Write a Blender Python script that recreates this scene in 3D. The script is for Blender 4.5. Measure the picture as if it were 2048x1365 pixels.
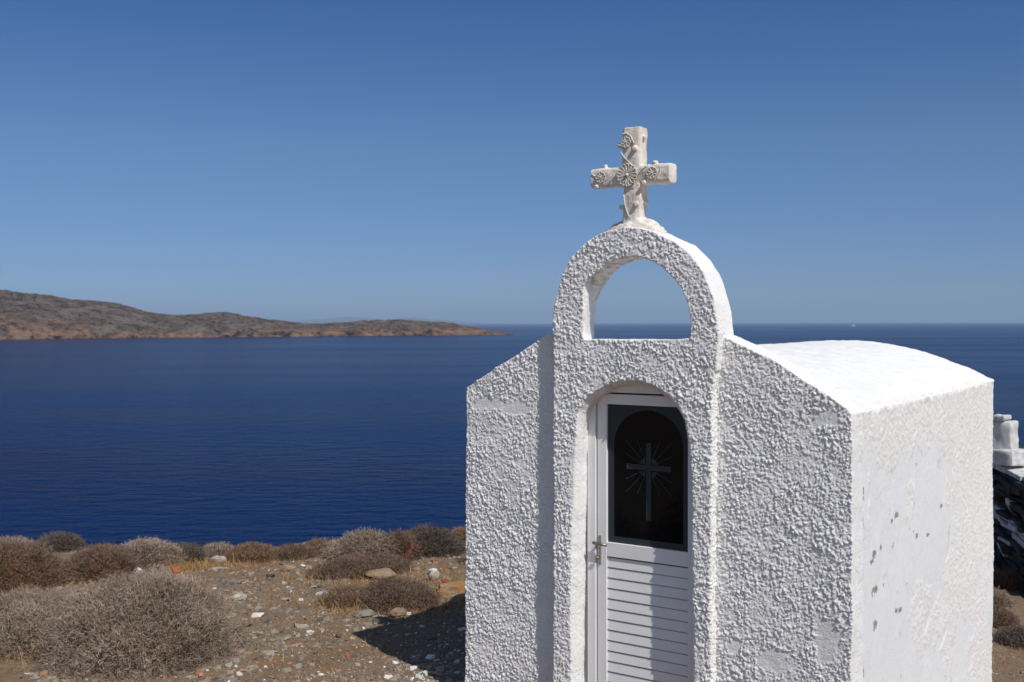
import bpy, bmesh, math, random
import numpy as np
from mathutils import Vector, Matrix

# ------------------------------------------------------------------ scene, camera, light
scn = bpy.context.scene
for o in list(bpy.data.objects): bpy.data.objects.remove(o)
COL = scn.collection

cam_d = bpy.data.cameras.new('camera'); cam = bpy.data.objects.new('camera', cam_d); COL.objects.link(cam)
cam_d.sensor_width = 36; cam_d.lens = 2150 / 2048 * 36
cam_d.clip_start = .1; cam_d.clip_end = 90000
cam.matrix_world = Matrix.Translation((0, 0, 2.63)) @ Matrix.Rotation(math.radians(90) - math.atan(36.5 / 2150), 4, 'X') @ Matrix.Rotation(-.0021, 4, 'Z')
cam_d.dof.use_dof = True; cam_d.dof.focus_distance = 7.9; cam_d.dof.aperture_fstop = 4.5
scn.camera = cam

PHI = math.atan2(2150, 3174)                     # the chapel is turned by this much
Nx, Ny = -math.sin(PHI), -math.cos(PHI)           # facade normal
Rx, Ry = math.cos(PHI), -math.sin(PHI)            # along the facade to the right
AZ, ELEV = math.radians(68.0), math.radians(49)
sh_x = Nx * math.cos(AZ) + Rx * math.sin(AZ); sh_y = Ny * math.cos(AZ) + Ry * math.sin(AZ)
SUN = Vector((sh_x * math.cos(ELEV), sh_y * math.cos(ELEV), math.sin(ELEV)))
sun_d = bpy.data.lights.new('sun', 'SUN'); sun = bpy.data.objects.new('sun', sun_d); COL.objects.link(sun)
sun_d.energy = 3.9; sun_d.angle = math.radians(.5); sun_d.color = (1.0, .965, .905)
sun.rotation_euler = SUN.to_track_quat('Z', 'Y').to_euler(); sun.location = (10, -10, 30)

world = bpy.data.worlds.new('World'); scn.world = world; world.use_nodes = True
wn = world.node_tree.nodes; wl = world.node_tree.links
bg = wn['Background']; sky = wn.new('ShaderNodeTexSky'); sky.sky_type = 'NISHITA'; sky.sun_disc = False
sky.sun_elevation = ELEV; sky.sun_rotation = math.atan2(sh_x, sh_y)
sky.altitude = 1500; sky.air_density = 1.0; sky.dust_density = .3; sky.ozone_density = 3.0
# clear dry air: deep blue away from the sun, paler on the sun's side and towards the horizon
tc = wn.new('ShaderNodeTexCoord'); sp = wn.new('ShaderNodeSeparateXYZ'); wl.new(tc.outputs['Generated'], sp.inputs[0])
rz = wn.new('ShaderNodeValToRGB'); wl.new(sp.outputs[2], rz.inputs[0]); e = rz.color_ramp.elements
while len(e) < 5: e.new(.5)
for q, (p, c) in zip(e, [(0, (.42, .56, .90)), (.06, (.48, .62, .92)), (.16, (.58, .74, .95)), (.29, (.40, .65, 1.0)), (.6, (.36, .62, 1.0))]): q.position = p; q.color = (*c, 1)
dt = wn.new('ShaderNodeVectorMath'); dt.operation = 'DOT_PRODUCT'; wl.new(tc.outputs['Generated'], dt.inputs[0]); dt.inputs[1].default_value = SUN
mr = wn.new('ShaderNodeMapRange'); mr.interpolation_type = 'SMOOTHSTEP'; wl.new(dt.outputs['Value'], mr.inputs[0]); mr.inputs[1].default_value = .1; mr.inputs[2].default_value = .75
m1 = wn.new('ShaderNodeMix'); m1.data_type = 'RGBA'; wl.new(mr.outputs[0], m1.inputs[0]); wl.new(rz.outputs[0], m1.inputs[6]); m1.inputs[7].default_value = (2.15, 1.66, 1.36, 1)
m2 = wn.new('ShaderNodeMix'); m2.data_type = 'RGBA'; m2.blend_type = 'MULTIPLY'; m2.inputs[0].default_value = 1; wl.new(sky.outputs[0], m2.inputs[6]); wl.new(m1.outputs[2], m2.inputs[7])
wl.new(m2.outputs[2], bg.inputs[0]); bg.inputs[1].default_value = .075

scn.view_settings.view_transform = 'Standard'; scn.view_settings.look = 'None'
scn.view_settings.gamma = 1; scn.view_settings.exposure = 0.0
scn.render.engine = 'CYCLES'
scn.cycles.use_denoising = True; scn.cycles.denoising_input_passes = 'RGB_ALBEDO_NORMAL'; scn.cycles.denoising_prefilter = 'ACCURATE'; scn.cycles.max_bounces = 6; scn.cycles.volume_bounces = 0
scn.cycles.transparent_max_bounces = 4; scn.cycles.use_adaptive_sampling = True

SEA = -22.4

# ------------------------------------------------------------------ numeric helpers
def ss(a, b, x):
    t = np.clip((x - a) / (b - a), 0, 1); return t * t * (3 - 2 * t)

def hash3(i, j, k, s):
    n = (i.astype(np.int64) * 374761393 + j.astype(np.int64) * 668265263 + k.astype(np.int64) * 2147483647 + s * 1274126177) & 0xffffffff
    n = ((n ^ (n >> 13)) * 1274126177) & 0xffffffff
    n = ((n ^ (n >> 16)) * 2246822519) & 0xffffffff
    n = n ^ (n >> 15)
    return (n & 0xffffff).astype(np.float64) / 0xffffff

def vnoise(P, scale, seed=0):
    """value noise in -1..1 at points P (n,3)"""
    Q = P * scale + 71.3 * (seed % 13); F = np.floor(Q); f = Q - F; u = f * f * f * (f * (f * 6 - 15) + 10)
    I = F.astype(np.int64); r = 0
    for a in (0, 1):
        for b in (0, 1):
            for c in (0, 1):
                w = (u[:, 0] if a else 1 - u[:, 0]) * (u[:, 1] if b else 1 - u[:, 1]) * (u[:, 2] if c else 1 - u[:, 2])
                r = r + w * hash3(I[:, 0] + a, I[:, 1] + b, I[:, 2] + c, seed)
    return r * 2 - 1

def fbm(P, scale, oct=4, seed=0, gain=.5):
    r = 0; a = 1; t = 0
    for o in range(oct):
        r = r + a * vnoise(P, scale * 2.03 ** o, seed + o * 7); t += a; a *= gain
    return r / t

def nubs(P, cell, seed, r0=.75):
    """rounded separate lumps on a jittered lattice, 0..1"""
    Q = P / cell; I = np.floor(Q).astype(np.int64); best = np.zeros(len(P))
    for a in (-1, 0, 1):
        for b in (-1, 0, 1):
            for c in (-1, 0, 1):
                i, j, k = I[:, 0] + a, I[:, 1] + b, I[:, 2] + c
                cx = i + hash3(i, j, k, seed); cy = j + hash3(i, j, k, seed + 1); cz = k + hash3(i, j, k, seed + 2)
                rad = r0 * (.35 + .65 * hash3(i, j, k, seed + 3))
                d2 = (Q[:, 0] - cx) ** 2 + (Q[:, 1] - cy) ** 2 + (Q[:, 2] - cz) ** 2
                h = np.clip(1 - d2 / rad ** 2, 0, 1) * rad / r0
                best = np.maximum(best, h)
    return best

def mesh_from(name, V, F, smooth=True, mats=(), attrs=None, mat_idx=None):
    """V (n,3); F (m,k) with one k, or a list of such arrays"""
    if not isinstance(F, (list, tuple)): F = [F]
    me = bpy.data.meshes.new(name)
    V = np.asarray(V, np.float32); me.vertices.add(len(V)); me.vertices.foreach_set('co', V.ravel())
    loops = np.concatenate([f.ravel() for f in F]).astype(np.int32)
    sizes = np.concatenate([np.full(len(f), f.shape[1]) for f in F])
    starts = np.concatenate([[0], np.cumsum(sizes)[:-1]]).astype(np.int32)
    me.loops.add(len(loops)); me.loops.foreach_set('vertex_index', loops)
    me.polygons.add(len(sizes)); me.polygons.foreach_set('loop_start', starts)
    me.update(calc_edges=True)
    me.polygons.foreach_set('use_smooth', np.full(len(sizes), bool(smooth)))
    if mat_idx is not None: me.polygons.foreach_set('material_index', mat_idx.astype(np.int32))
    for m in mats: me.materials.append(m)
    for k, v in (attrs or {}).items():
        v = np.asarray(v)
        if v.ndim == 1:
            a = me.attributes.new(k, 'FLOAT', 'POINT'); a.data.foreach_set('value', v.astype(np.float32))
        else:
            a = me.attributes.new(k, 'FLOAT_COLOR', 'POINT')
            c = np.ones((len(v), 4), np.float32); c[:, :3] = v; a.data.foreach_set('color', c.ravel())
    me.update()
    return me

def link(name, me, parent=None, loc=None, rot=None):
    o = bpy.data.objects.new(name, me); COL.objects.link(o)
    if parent: o.parent = parent
    if loc is not None: o.location = loc
    if rot is not None: o.rotation_euler = rot
    return o

def tag(o, label=None, cat=None, group=None, kind=None):
    if label: o['label'] = label
    if cat: o['category'] = cat
    if group: o['group'] = group
    if kind: o['kind'] = kind
    return o

def empty(name, loc, rz=0, **k):
    o = link(name, None, None, loc, (0, 0, rz)); o.empty_display_size = .2
    return tag(o, **k)

def grid_faces(nu, nv, wrap=False):
    i = np.arange(nu - (0 if wrap else 1))[:, None]; j = np.arange(nv - 1)[None, :]
    i2 = (i + 1) % nu
    return np.stack([i * nv + j, i2 * nv + j, i2 * nv + j + 1, i * nv + j + 1], -1).reshape(-1, 4)

def bm_mesh(bm, name, mats=(), smooth=False):
    bmesh.ops.recalc_face_normals(bm, faces=bm.faces)
    me = bpy.data.meshes.new(name); bm.to_mesh(me); bm.free()
    for m in mats: me.materials.append(m)
    if smooth: me.polygons.foreach_set('use_smooth', np.full(len(me.polygons), True))
    return me

def add_box(bm, c, s, bevel=0, rot=None):
    r = bmesh.ops.create_cube(bm, size=1)
    M = Matrix.Translation(c) @ (rot or Matrix()) @ Matrix.Diagonal((s[0], s[1], s[2], 1))
    bmesh.ops.transform(bm, matrix=M, verts=r['verts'])
    if bevel:
        es = list({e for v in r['verts'] for e in v.link_edges})
        bmesh.ops.bevel(bm, geom=es, offset=bevel, segments=2, profile=.6, affect='EDGES')

def box_mesh(name, c, s, mat, bevel=.003, rot=None):
    bm = bmesh.new(); add_box(bm, c, s, bevel, rot); return bm_mesh(bm, name, [mat])

def add_cyl(bm, p0, p1, r0, r1=None, seg=14, caps=True):
    p0, p1 = Vector(p0), Vector(p1); d = p1 - p0
    r = bmesh.ops.create_cone(bm, cap_ends=caps, segments=seg, radius1=r0, radius2=r0 if r1 is None else r1, depth=d.length)
    bmesh.ops.transform(bm, matrix=Matrix.Translation((p0 + p1) / 2) @ d.to_track_quat('Z', 'Y').to_matrix().to_4x4(), verts=r['verts'])

def prism(bm, layers, holes=()):
    """layers: list of (outline [(x,z)..], y) with equal counts, from front to back; holes: list of the same kind of layer lists"""
    rings = []
    for seq in [layers] + list(holes):
        rings.append([[bm.verts.new((x, y, z)) for x, z in pts] for pts, y in seq])
    for k in (0, -1):
        edges = []
        for rg in rings:
            r = rg[k]
            for i in range(len(r)):
                edges.append(bm.edges.get((r[i], r[(i + 1) % len(r)])) or bm.edges.new((r[i], r[(i + 1) % len(r)])))
        bmesh.ops.triangle_fill(bm, use_beauty=True, use_dissolve=False, edges=edges)
    for rg in rings:
        for a, b in zip(rg, rg[1:]):
            n = len(a)
            for i in range(n):
                bm.faces.new((a[i], a[(i + 1) % n], b[(i + 1) % n], b[i]))

def remeshed(bm, voxel, smooth_iter=2):
    """union of the closed solids in bm as an even quad mesh with softened edges -> V, F(quads)"""
    me = bm_mesh(bm, 'tmp'); o = link('tmp', me)
    m = o.modifiers.new('r', 'REMESH'); m.mode = 'VOXEL'; m.voxel_size = voxel; m.adaptivity = 0
    if smooth_iter:
        s = o.modifiers.new('s', 'SMOOTH'); s.factor = .5; s.iterations = smooth_iter
    dg = bpy.context.evaluated_depsgraph_get(); e = o.evaluated_get(dg).to_mesh()
    V = np.empty(len(e.vertices) * 3, np.float32); e.vertices.foreach_get('co', V); V = V.reshape(-1, 3).astype(float)
    N = np.empty(len(e.vertices) * 3, np.float32); e.vertices.foreach_get('normal', N); N = N.reshape(-1, 3).astype(float)
    L = np.empty(len(e.loops), np.int32); e.loops.foreach_get('vertex_index', L)
    F = L.reshape(-1, 4)
    o.evaluated_get(dg).to_mesh_clear(); bpy.data.objects.remove(o); bpy.data.meshes.remove(me)
    return V, F, N

def submesh(V, F, mask, attrs):
    f = F[mask]; idx = np.unique(f); mp = np.full(len(V), -1); mp[idx] = np.arange(len(idx))
    return V[idx], mp[f], {k: v[idx] for k, v in attrs.items()}

# ------------------------------------------------------------------ materials
class NT:
    def __init__(s, name):
        s.m = bpy.data.materials.new(name); s.m.use_nodes = True; s.t = s.m.node_tree
        s.p = s.t.nodes['Principled BSDF']; s.p.inputs['Specular IOR Level'].default_value = .25
        s.co = s.t.nodes.new('ShaderNodeTexCoord')
    def n(s, typ, **k):
        x = s.t.nodes.new(typ)
        for a, b in k.items(): setattr(x, a, b)
        return x
    def inp(s, node, key, v):
        if hasattr(v, 'is_output'): s.t.links.new(v, node.inputs[key])
        else: node.inputs[key].default_value = v
    def map(s, scale=(1, 1, 1), src='Object'):
        m = s.n('ShaderNodeMapping'); s.t.links.new(s.co.outputs[src], m.inputs[0]); m.inputs['Scale'].default_value = scale; return m.outputs[0]
    def noise(s, scale, detail=4, rough=.55, vec=None, out=0, dist=0):
        x = s.n('ShaderNodeTexNoise'); x.inputs['Scale'].default_value = scale; x.inputs['Detail'].default_value = detail
        x.inputs['Roughness'].default_value = rough; x.inputs['Distortion'].default_value = dist
        s.t.links.new(vec or s.co.outputs['Object'], x.inputs['Vector']); return x.outputs[out]
    def voro(s, scale, vec=None, feature='F1', out=0):
        x = s.n('ShaderNodeTexVoronoi', feature=feature); x.inputs['Scale'].default_value = scale
        s.t.links.new(vec or s.co.outputs['Object'], x.inputs['Vector']); return x.outputs[out]
    def ramp(s, v, stops):
        x = s.n('ShaderNodeValToRGB'); s.t.links.new(v, x.inputs[0]); e = x.color_ramp.elements
        while len(e) < len(stops): e.new(.5)
        for q, (p, c) in zip(e, stops):
            q.position = p; q.color = (c, c, c, 1) if isinstance(c, (int, float)) else (*c, 1)
        return x.outputs[0]
    def mix(s, f, a, b, mode='MIX'):
        x = s.n('ShaderNodeMix', data_type='RGBA', blend_type=mode); s.inp(x, 0, f)
        for k, v in ((6, a), (7, b)):
            s.inp(x, k, v if hasattr(v, 'is_output') else (*v, 1))
        return x.outputs[2]
    def math(s, op, a, b=0.):
        x = s.n('ShaderNodeMath', operation=op); s.inp(x, 0, a); s.inp(x, 1, b); return x.outputs[0]
    def attr(s, name, out=2):
        x = s.n('ShaderNodeAttribute'); x.attribute_name = name; return x.outputs[out]
    def bump(s, h, strength=.5, dist=.01, prev=None):
        x = s.n('ShaderNodeBump'); s.inp(x, 'Height', h); x.inputs['Strength'].default_value = strength; x.inputs['Distance'].default_value = dist
        if prev: s.t.links.new(prev, x.inputs['Normal'])
        return x.outputs[0]
    def out(s, col, rough=.8, normal=None, spec=None, metal=None):
        s.inp(s.p, 'Base Color', col if hasattr(col, 'is_output') else (*col, 1)); s.inp(s.p, 'Roughness', rough)
        if normal: s.t.links.new(normal, s.p.inputs['Normal'])
        if spec is not None: s.p.inputs['Specular IOR Level'].default_value = spec
        if metal is not None: s.p.inputs['Metallic'].default_value = metal
        return s.m

def m_plaster():
    t = NT('whitewashed_plaster')
    c = t.ramp(t.noise(3.1, 5, .6), [(.3, (.835, .83, .82)), (.7, (.88, .88, .875))])
    c = t.mix(t.attr('smoothed'), c, (.825, .835, .85))
    w = t.n('ShaderNodeVectorMath', operation='ADD'); t.t.links.new(t.co.outputs['Object'], w.inputs[0]); sc = t.n('ShaderNodeVectorMath', operation='SCALE'); t.t.links.new(t.noise(5, 4, .6, out=1), sc.inputs[0]); sc.inputs[3].default_value = .35; t.t.links.new(sc.outputs[0], w.inputs[1])
    ck = t.ramp(t.voro(2.1, vec=w.outputs[0], feature='DISTANCE_TO_EDGE'), [(.003, 1.), (.009, 0.)])
    ck = t.math('MULTIPLY', t.math('MULTIPLY', ck, t.attr('smoothed')), t.ramp(t.noise(2.6, 3, .6), [(.50, 0.), (.60, .75)]))
    c = t.mix(ck, c, (.40, .38, .36))
    # yellowed and weathered streaks where the coat is thin (attribute 'dirt')
    st = t.ramp(t.noise(9, 6, .7, vec=t.map((3.5, 1.1, 1.0))), [(.44, 0.), (.62, 1.)])
    c = t.mix(t.math('MULTIPLY', st, t.attr('dirt')), c, (.50, .40, .29))
    # a sparse scatter of grains where the whitewash has worn off
    sp = t.ramp(t.noise(55, 3, .6), [(.69, 0.), (.73, 1.)])
    c = t.mix(t.math('MULTIPLY', sp, .35), c, (.42, .38, .34))
    gr = t.math('MULTIPLY', t.ramp(t.noise(62, 4, .7), [(.55, 0.), (.62, 1.)]), t.math('MULTIPLY', t.attr('grain'), .45))
    c = t.mix(gr, c, (.50, .48, .45))
    ch = t.math('ADD', t.attr('chip'), t.math('MULTIPLY', t.math('SUBTRACT', t.noise(24, 6, .75), .5), 3.0))
    chm = t.ramp(ch, [(.60, 0.), (.64, 1.)])
    c = t.mix(chm, c, t.ramp(t.noise(60, 2), [(.3, (.24, .21, .19)), (.7, (.40, .36, .33))]))
    b = t.bump(t.noise(105, 5, .75), 1.0, .008)
    b = t.bump(t.math('MULTIPLY', chm, -1.), .6, .004, b)
    return t.out(c, .92, b, .15)

def m_attr(name, rough=.9, bump=None, mult=.35, scale=40):
    t = NT(name); c = t.mix(mult, t.attr('tint', 0), t.ramp(t.noise(scale, 4, .65), [(.3, .35), (.7, 1.)]), 'MULTIPLY')
    b = t.bump(t.noise(scale * 1.6, 4, .6), *bump) if bump else None
    return t.out(c, rough, b, .2)

def m_simple(name, col, rough=.5, spec=.4, metal=0., var=.1, scale=12, bump=0):
    t = NT(name)
    c2 = tuple(x * (1 - var) for x in col)
    c = t.mix(t.ramp(t.noise(scale, 4), [(.35, 0.), (.65, 1.)]), col, c2)
    b = t.bump(t.noise(scale * 8, 3), bump, .003) if bump else None
    return t.out(c, rough, b, spec, metal)

M = {}
M['plaster'] = m_plaster()
M['tint'] = m_attr('weathered_stone', .93, (.6, .006), .45, 34)
M['gravel'] = m_attr('gravel_stone', .9, None, .2, 30)
t = NT('dry_twigs'); M['twig'] = t.out(t.attr('tint', 0), .85, None, .15)
M['alu'] = m_simple('white_lacquered_aluminium', (.80, .80, .80), .38, .4, 0, .05, 4)
M['gap'] = m_simple('shade_and_screw_black', (.03, .03, .032), .7, .2)  # near-black: painted shade round the door leaf, also used for the screws
M['steel'] = m_simple('worn_door_steel', (.30, .28, .26), .42, .5, .85, .5, 40)
M['plate'] = m_simple('door_plate_metal', (.55, .53, .50), .4, .5, .6, .3, 60)
M['brass'] = m_simple('dull_brass', (.40, .33, .19), .4, .5, .8, .3, 60)
t = NT('dark_glass'); M['glass'] = t.out((.0028, .0042, .0055), .03, None, .22)
M['etch'] = m_simple('etched_glass', (.026, .037, .042), .5, .35, 0, .08, 6)

def m_ground():
    t = NT('stony_soil')
    big = t.noise(.7, 5, .6)
    c = t.ramp(big, [(.3, (.165, .110, .070)), (.45, (.25, .170, .108)), (.6, (.215, .160, .116)), (.72, (.30, .225, .155))])
    fine = t.ramp(t.noise(28, 6, .75), [(.3, (.06, .048, .038)), (.5, (.195, .138, .09)), (.7, (.34, .27, .20))])
    c = t.mix(.5, c, fine)
    rust = t.ramp(t.noise(1.9, 5, .65), [(.50, 0.), (.62, 1.)])
    c = t.mix(t.math('MULTIPLY', rust, .40), c, (.25, .125, .050))
    spk = t.ramp(t.voro(60), [(.10, 1.), (.17, 0.)]); gate = t.ramp(t.noise(9, 3), [(.5, 0.), (.62, 1.)])
    c = t.mix(t.math('MULTIPLY', spk, gate), c, (.5, .47, .42))
    # dark scrubby cliff lower down
    b = t.bump(t.noise(5, 5, .65), .6, .06); b = t.bump(t.noise(45, 5, .7), .8, .012, b)
    return t.out(c, .95, b, .1)

def m_water():
    t = NT('sea_water')
    v1 = t.map((.65, 1.0, 1.0)); v2 = t.map((.17, .36, 1.0)); v3 = t.map((.0016, .009, 1.0))
    streak = t.noise(1.0, 5, .6, vec=v3)
    body = t.ramp(streak, [(.35, (.0001, .0120, .062)), (.65, (.0002, .0180, .088))])
    h = t.math('ADD', t.math('MULTIPLY', t.noise(1.1, 3, .6, vec=v1), .30), t.math('MULTIPLY', t.noise(1.0, 4, .55, vec=v2), .9))
    b = t.bump(h, 1.0, 1.15)
    t.p.inputs['IOR'].default_value = 1.055
    return t.out(body, t.ramp(streak, [(.35, .14), (.65, .22)]), b, .32)

def m_headland():
    t = NT('headland_scrub_and_rock')
    hgt = t.attr('above_sea')
    scrub = t.ramp(t.noise(.05, 6, .7), [(.3, (.040, .032, .022)), (.42, (.095, .066, .046)), (.50, (.22, .165, .13)), (.60, (.12, .086, .062)), (.72, (.055, .050, .032))])
    bush = t.ramp(t.noise(.10, 4, .65), [(.54, 0.), (.59, 1.)])
    scrub = t.mix(t.math('MULTIPLY', bush, .85), scrub, (.022, .024, .013))
    grey = t.ramp(t.noise(.022, 5, .65), [(.52, 0.), (.62, 1.)])
    scrub = t.mix(t.math('MULTIPLY', grey, .6), scrub, (.29, .25, .215))
    rock = t.ramp(t.noise(.045, 7, .72, vec=t.map((1, 1, 2.2))), [(.40, (.015, .012, .010)), (.46, (.17, .095, .055)), (.55, (.34, .20, .12)), (.68, (.30, .25, .205))])
    edge = t.math('ADD', hgt, t.math('MULTIPLY', t.math('SUBTRACT', t.noise(.035, 5, .7), .5), -1.25))
    f = t.ramp(edge, [(.10, 1.), (.26, 0.)])
    c = t.mix(f, scrub, rock)
    b = t.bump(t.noise(.06, 8, .75), 1.0, 16.)
    return t.out(c, .95, b, .05)

M['block'] = m_simple('thick_old_whitewash', (.66, .655, .64), .9, .1, 0, .3, 7, 1.)
M['ground'] = m_ground(); M['water'] = m_water(); M['headland'] = m_headland()

# ------------------------------------------------------------------ terrain
def gz(x, y):
    x = np.asarray(x, float); y = np.asarray(y, float)
    z = 1.03 - 1.36 * ss(-1, 8.3, y) - .03 * np.clip(y - 8.3, 0, 8)
    z = z - 1.0 * ss(2.4, 4.6, x) * ss(5.5, 9.5, y)
    edge = 15.6 + 1.2 * np.sin(x * .55 + 1) + .5 * np.sin(x * 1.7) + ss(1.5, 5, x) * 7.5 + .10 * np.clip(np.abs(x) - 12, 0, 400)
    t = np.clip(y - edge, 0, None)
    z = z - 4.5 * ss(0, 4.5, t) - .55 * np.clip(t - 2.5, 0, None)
    return z

def terrain():
    def axis(brk):
        out = []
        for a, b, st in brk: out.append(np.arange(a, b, st))
        out.append([brk[-1][1]]); return np.concatenate(out)
    xs = axis([(-420, -60, 12), (-60, -14, 1.5), (-14, -6, .25), (-6, .6, .045), (.6, 4.5, .3), (4.5, 9.5, .07), (9.5, 20, .4), (20, 60, 2), (60, 420, 12)])
    ys = axis([(-300, -30, 12), (-30, 0, 1.5), (0, 8, .25), (8, 15.5, .045), (15.5, 24, .12), (24, 40, .6), (40, 90, 2.5)])
    X, Y = np.meshgrid(xs, ys, indexing='ij'); P = np.stack([X.ravel(), Y.ravel(), np.zeros(X.size)], -1)
    z = gz(P[:, 0], P[:, 1])
    d = np.hypot(P[:, 0], P[:, 1] - 10)
    amp = 1 + np.clip(d - 12, 0, 60) * .06
    z += amp * (.045 * fbm(P, .8, 3, 3) + .020 * fbm(P, 4.5, 3, 9) + .008 * fbm(P, 18, 2, 5))
    far = np.clip(P[:, 1] - 18, 0, 30) / 30
    z += far * 1.6 * fbm(P, .25, 4, 21)
    P[:, 2] = z
    o = link('ground', mesh_from('ground', P, grid_faces(len(xs), len(ys)), True, [M['ground']]))
    tag(o, 'stony brown coastal ground strewn with chips', kind='structure')
terrain()

def sea():
    # one sheet, finer near the coast and reaching the horizon
    xs = np.array([-60000, -20000, -6000, -2000, -600, 0, 600, 2000, 6000, 20000, 60000.]); ys = np.array([-3000, -600, 0, 600, 2000, 6000, 20000, 60000.])
    X, Y = np.meshgrid(xs, ys, indexing='ij'); P = np.stack([X.ravel(), Y.ravel(), np.full(X.size, SEA)], -1)
    o = link('sea', mesh_from('sea', P, grid_faces(len(xs), len(ys)), False, [M['water']])); tag(o, 'calm deep blue sea reaching the horizon', kind='structure')
sea()

def headland():
    # bearings are tangents of the angle from the view axis; the low tip points to the right
    kx = np.array([-500, -250, 0, 60, 130, 200, 260, 300, 350, 400, 440, 480, 520, 560, 600, 650, 700, 750, 800, 850, 900, 950, 1000, 1037.])
    ky = np.array([600, 588, 585, 590, 600, 604, 615, 627, 634, 630, 626.5, 631, 637, 643, 647, 649.5, 646, 641, 640, 642, 646, 656, 664, 670.])
    ns, nt = 900, 150
    px = np.linspace(-500, 1037, ns); yr = np.interp(px, kx, ky)
    yr = np.convolve(np.pad(yr, 12, mode='edge'), np.ones(25) / 25, 'valid'); yr[-14:] = np.interp(px[-14:], kx, ky)
    wy = np.interp(px, [-500, 0, 200, 400, 700, 1000, 1037], [683, 680, 677, 675.2, 672.5, 670.3, 670])
    hz = 646 - (px - 1024) * .0021
    ds = (2.63 - SEA) * 2150 / (wy - hz)
    depth = np.interp(px, [-500, 0, 400, 700, 950, 1037], [420, 330, 230, 170, 70, 8])
    hr = np.maximum(2.63 + (hz - yr) / 2150 * (ds + depth) - SEA, .3)
    tb = (px - 1024) / 2150
    t = np.concatenate([np.linspace(0, 1, 110), np.linspace(1.03, 2.2, nt - 110)])
    S, T = np.meshgrid(np.arange(ns), t, indexing='ij')
    D = ds[S] + depth[S] * T
    X = tb[S] * D; Y = D.copy()
    P = np.stack([X.ravel(), Y.ravel(), 0 * X.ravel()], -1); Tf = T.ravel(); H = hr[S].ravel(); Dp = depth[S].ravel()
    prof = np.where(Tf <= 1, np.sin(np.clip(Tf, 0, 1) * math.pi / 2) ** .8, np.cos(np.clip((Tf - 1) / 1.2, 0, 1) * math.pi / 2))
    cl = 4 + 5 * (fbm(P, .006, 3, 4) + .5)                     # low sea cliff
    cl = np.minimum(cl, H * .5)
    z = (H - cl) * prof + cl * ss(0, .035, Tf) * (Tf < 1.9)
    k = np.clip(Tf * 3, 0, 1) * np.clip((2.2 - Tf) * 3, 0, 1)
    gul = 1 - np.abs(fbm(P, .011, 4, 17)) * 2
    z += k * H * (.10 * fbm(P, .008, 3, 2) - .07 * gul * (1 - ss(.75, 1, Tf)) + .05 * (1 - ss(.8, 1., Tf)))
    z += np.clip(Tf * 12, 0, 1) * np.minimum(H * .12, 3.2) * fbm(P, .055, 4, 5, .65) * 1.5
    z = np.where(Tf > 2.1, -4, z); z = np.where(Tf <= 0, -1.5, z)
    # ragged water line
    P[:, 1] += np.where(Tf < .12, 14 * fbm(P, .02, 3, 8) * np.clip(Dp / 100, 0, 1), 0)
    P[:, 2] = SEA + z
    o = link('headland', mesh_from('headland', P, grid_faces(ns, nt), True, [M['headland']], {'above_sea': np.clip(z / 40 * (1 - .72 * ss(270, 120, px[S].ravel()) - .35 * ss(500, 560, px[S].ravel()) * ss(760, 700, px[S].ravel()) - .55 * ss(820, 900, px[S].ravel())), 0, 1)}))
    tag(o, 'low brown rocky headland across the water', kind='structure')
headland()

def far_hills():
    ns, nt = 160, 24
    px = np.linspace(470, 960, ns); D0 = 26000.
    yr = np.interp(px, [470, 540, 600, 660, 700, 730, 780, 800, 830, 880, 930, 960], [647, 643.5, 642, 637.5, 634.5, 636, 640.5, 637.5, 636.5, 641, 645, 647])
    hr = (646.8 - yr) / 2150 * (D0 + 1500) + 25
    t = np.linspace(0, 2, nt); S, T = np.meshgrid(np.arange(ns), t, indexing='ij'); D = D0 + 1500 * T
    P = np.stack([(((px - 1024) / 2150)[S] * D).ravel(), D.ravel(), np.zeros(D.size)], -1)
    z = hr[S].ravel() * np.sin(np.clip(T.ravel() / 2, 0, 1) * math.pi) ** .8 * (1 + .12 * fbm(P, .0012, 4, 3)) - 1
    P[:, 2] = SEA + z
    o = link('distant_hills', mesh_from('distant_hills', P, grid_faces(ns, nt), True, [M['headland']], {'above_sea': np.full(len(P), .9)}))
    tag(o, 'faint bluish hills on the horizon', kind='structure')
far_hills()

# ------------------------------------------------------------------ chapel
CX = 1.53                                            # half width
cloc = Vector((2.16835 - Rx * CX, 6.86 - Ry * CX, 0))
chapel = empty('chapel', (cloc.x, cloc.y, 0), -PHI, label='small whitewashed roadside chapel with bell arch, cross and narrow aluminium door', cat='chapel')
def lx(a): return CX - a                             # a = metres from the right-hand corner

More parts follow.
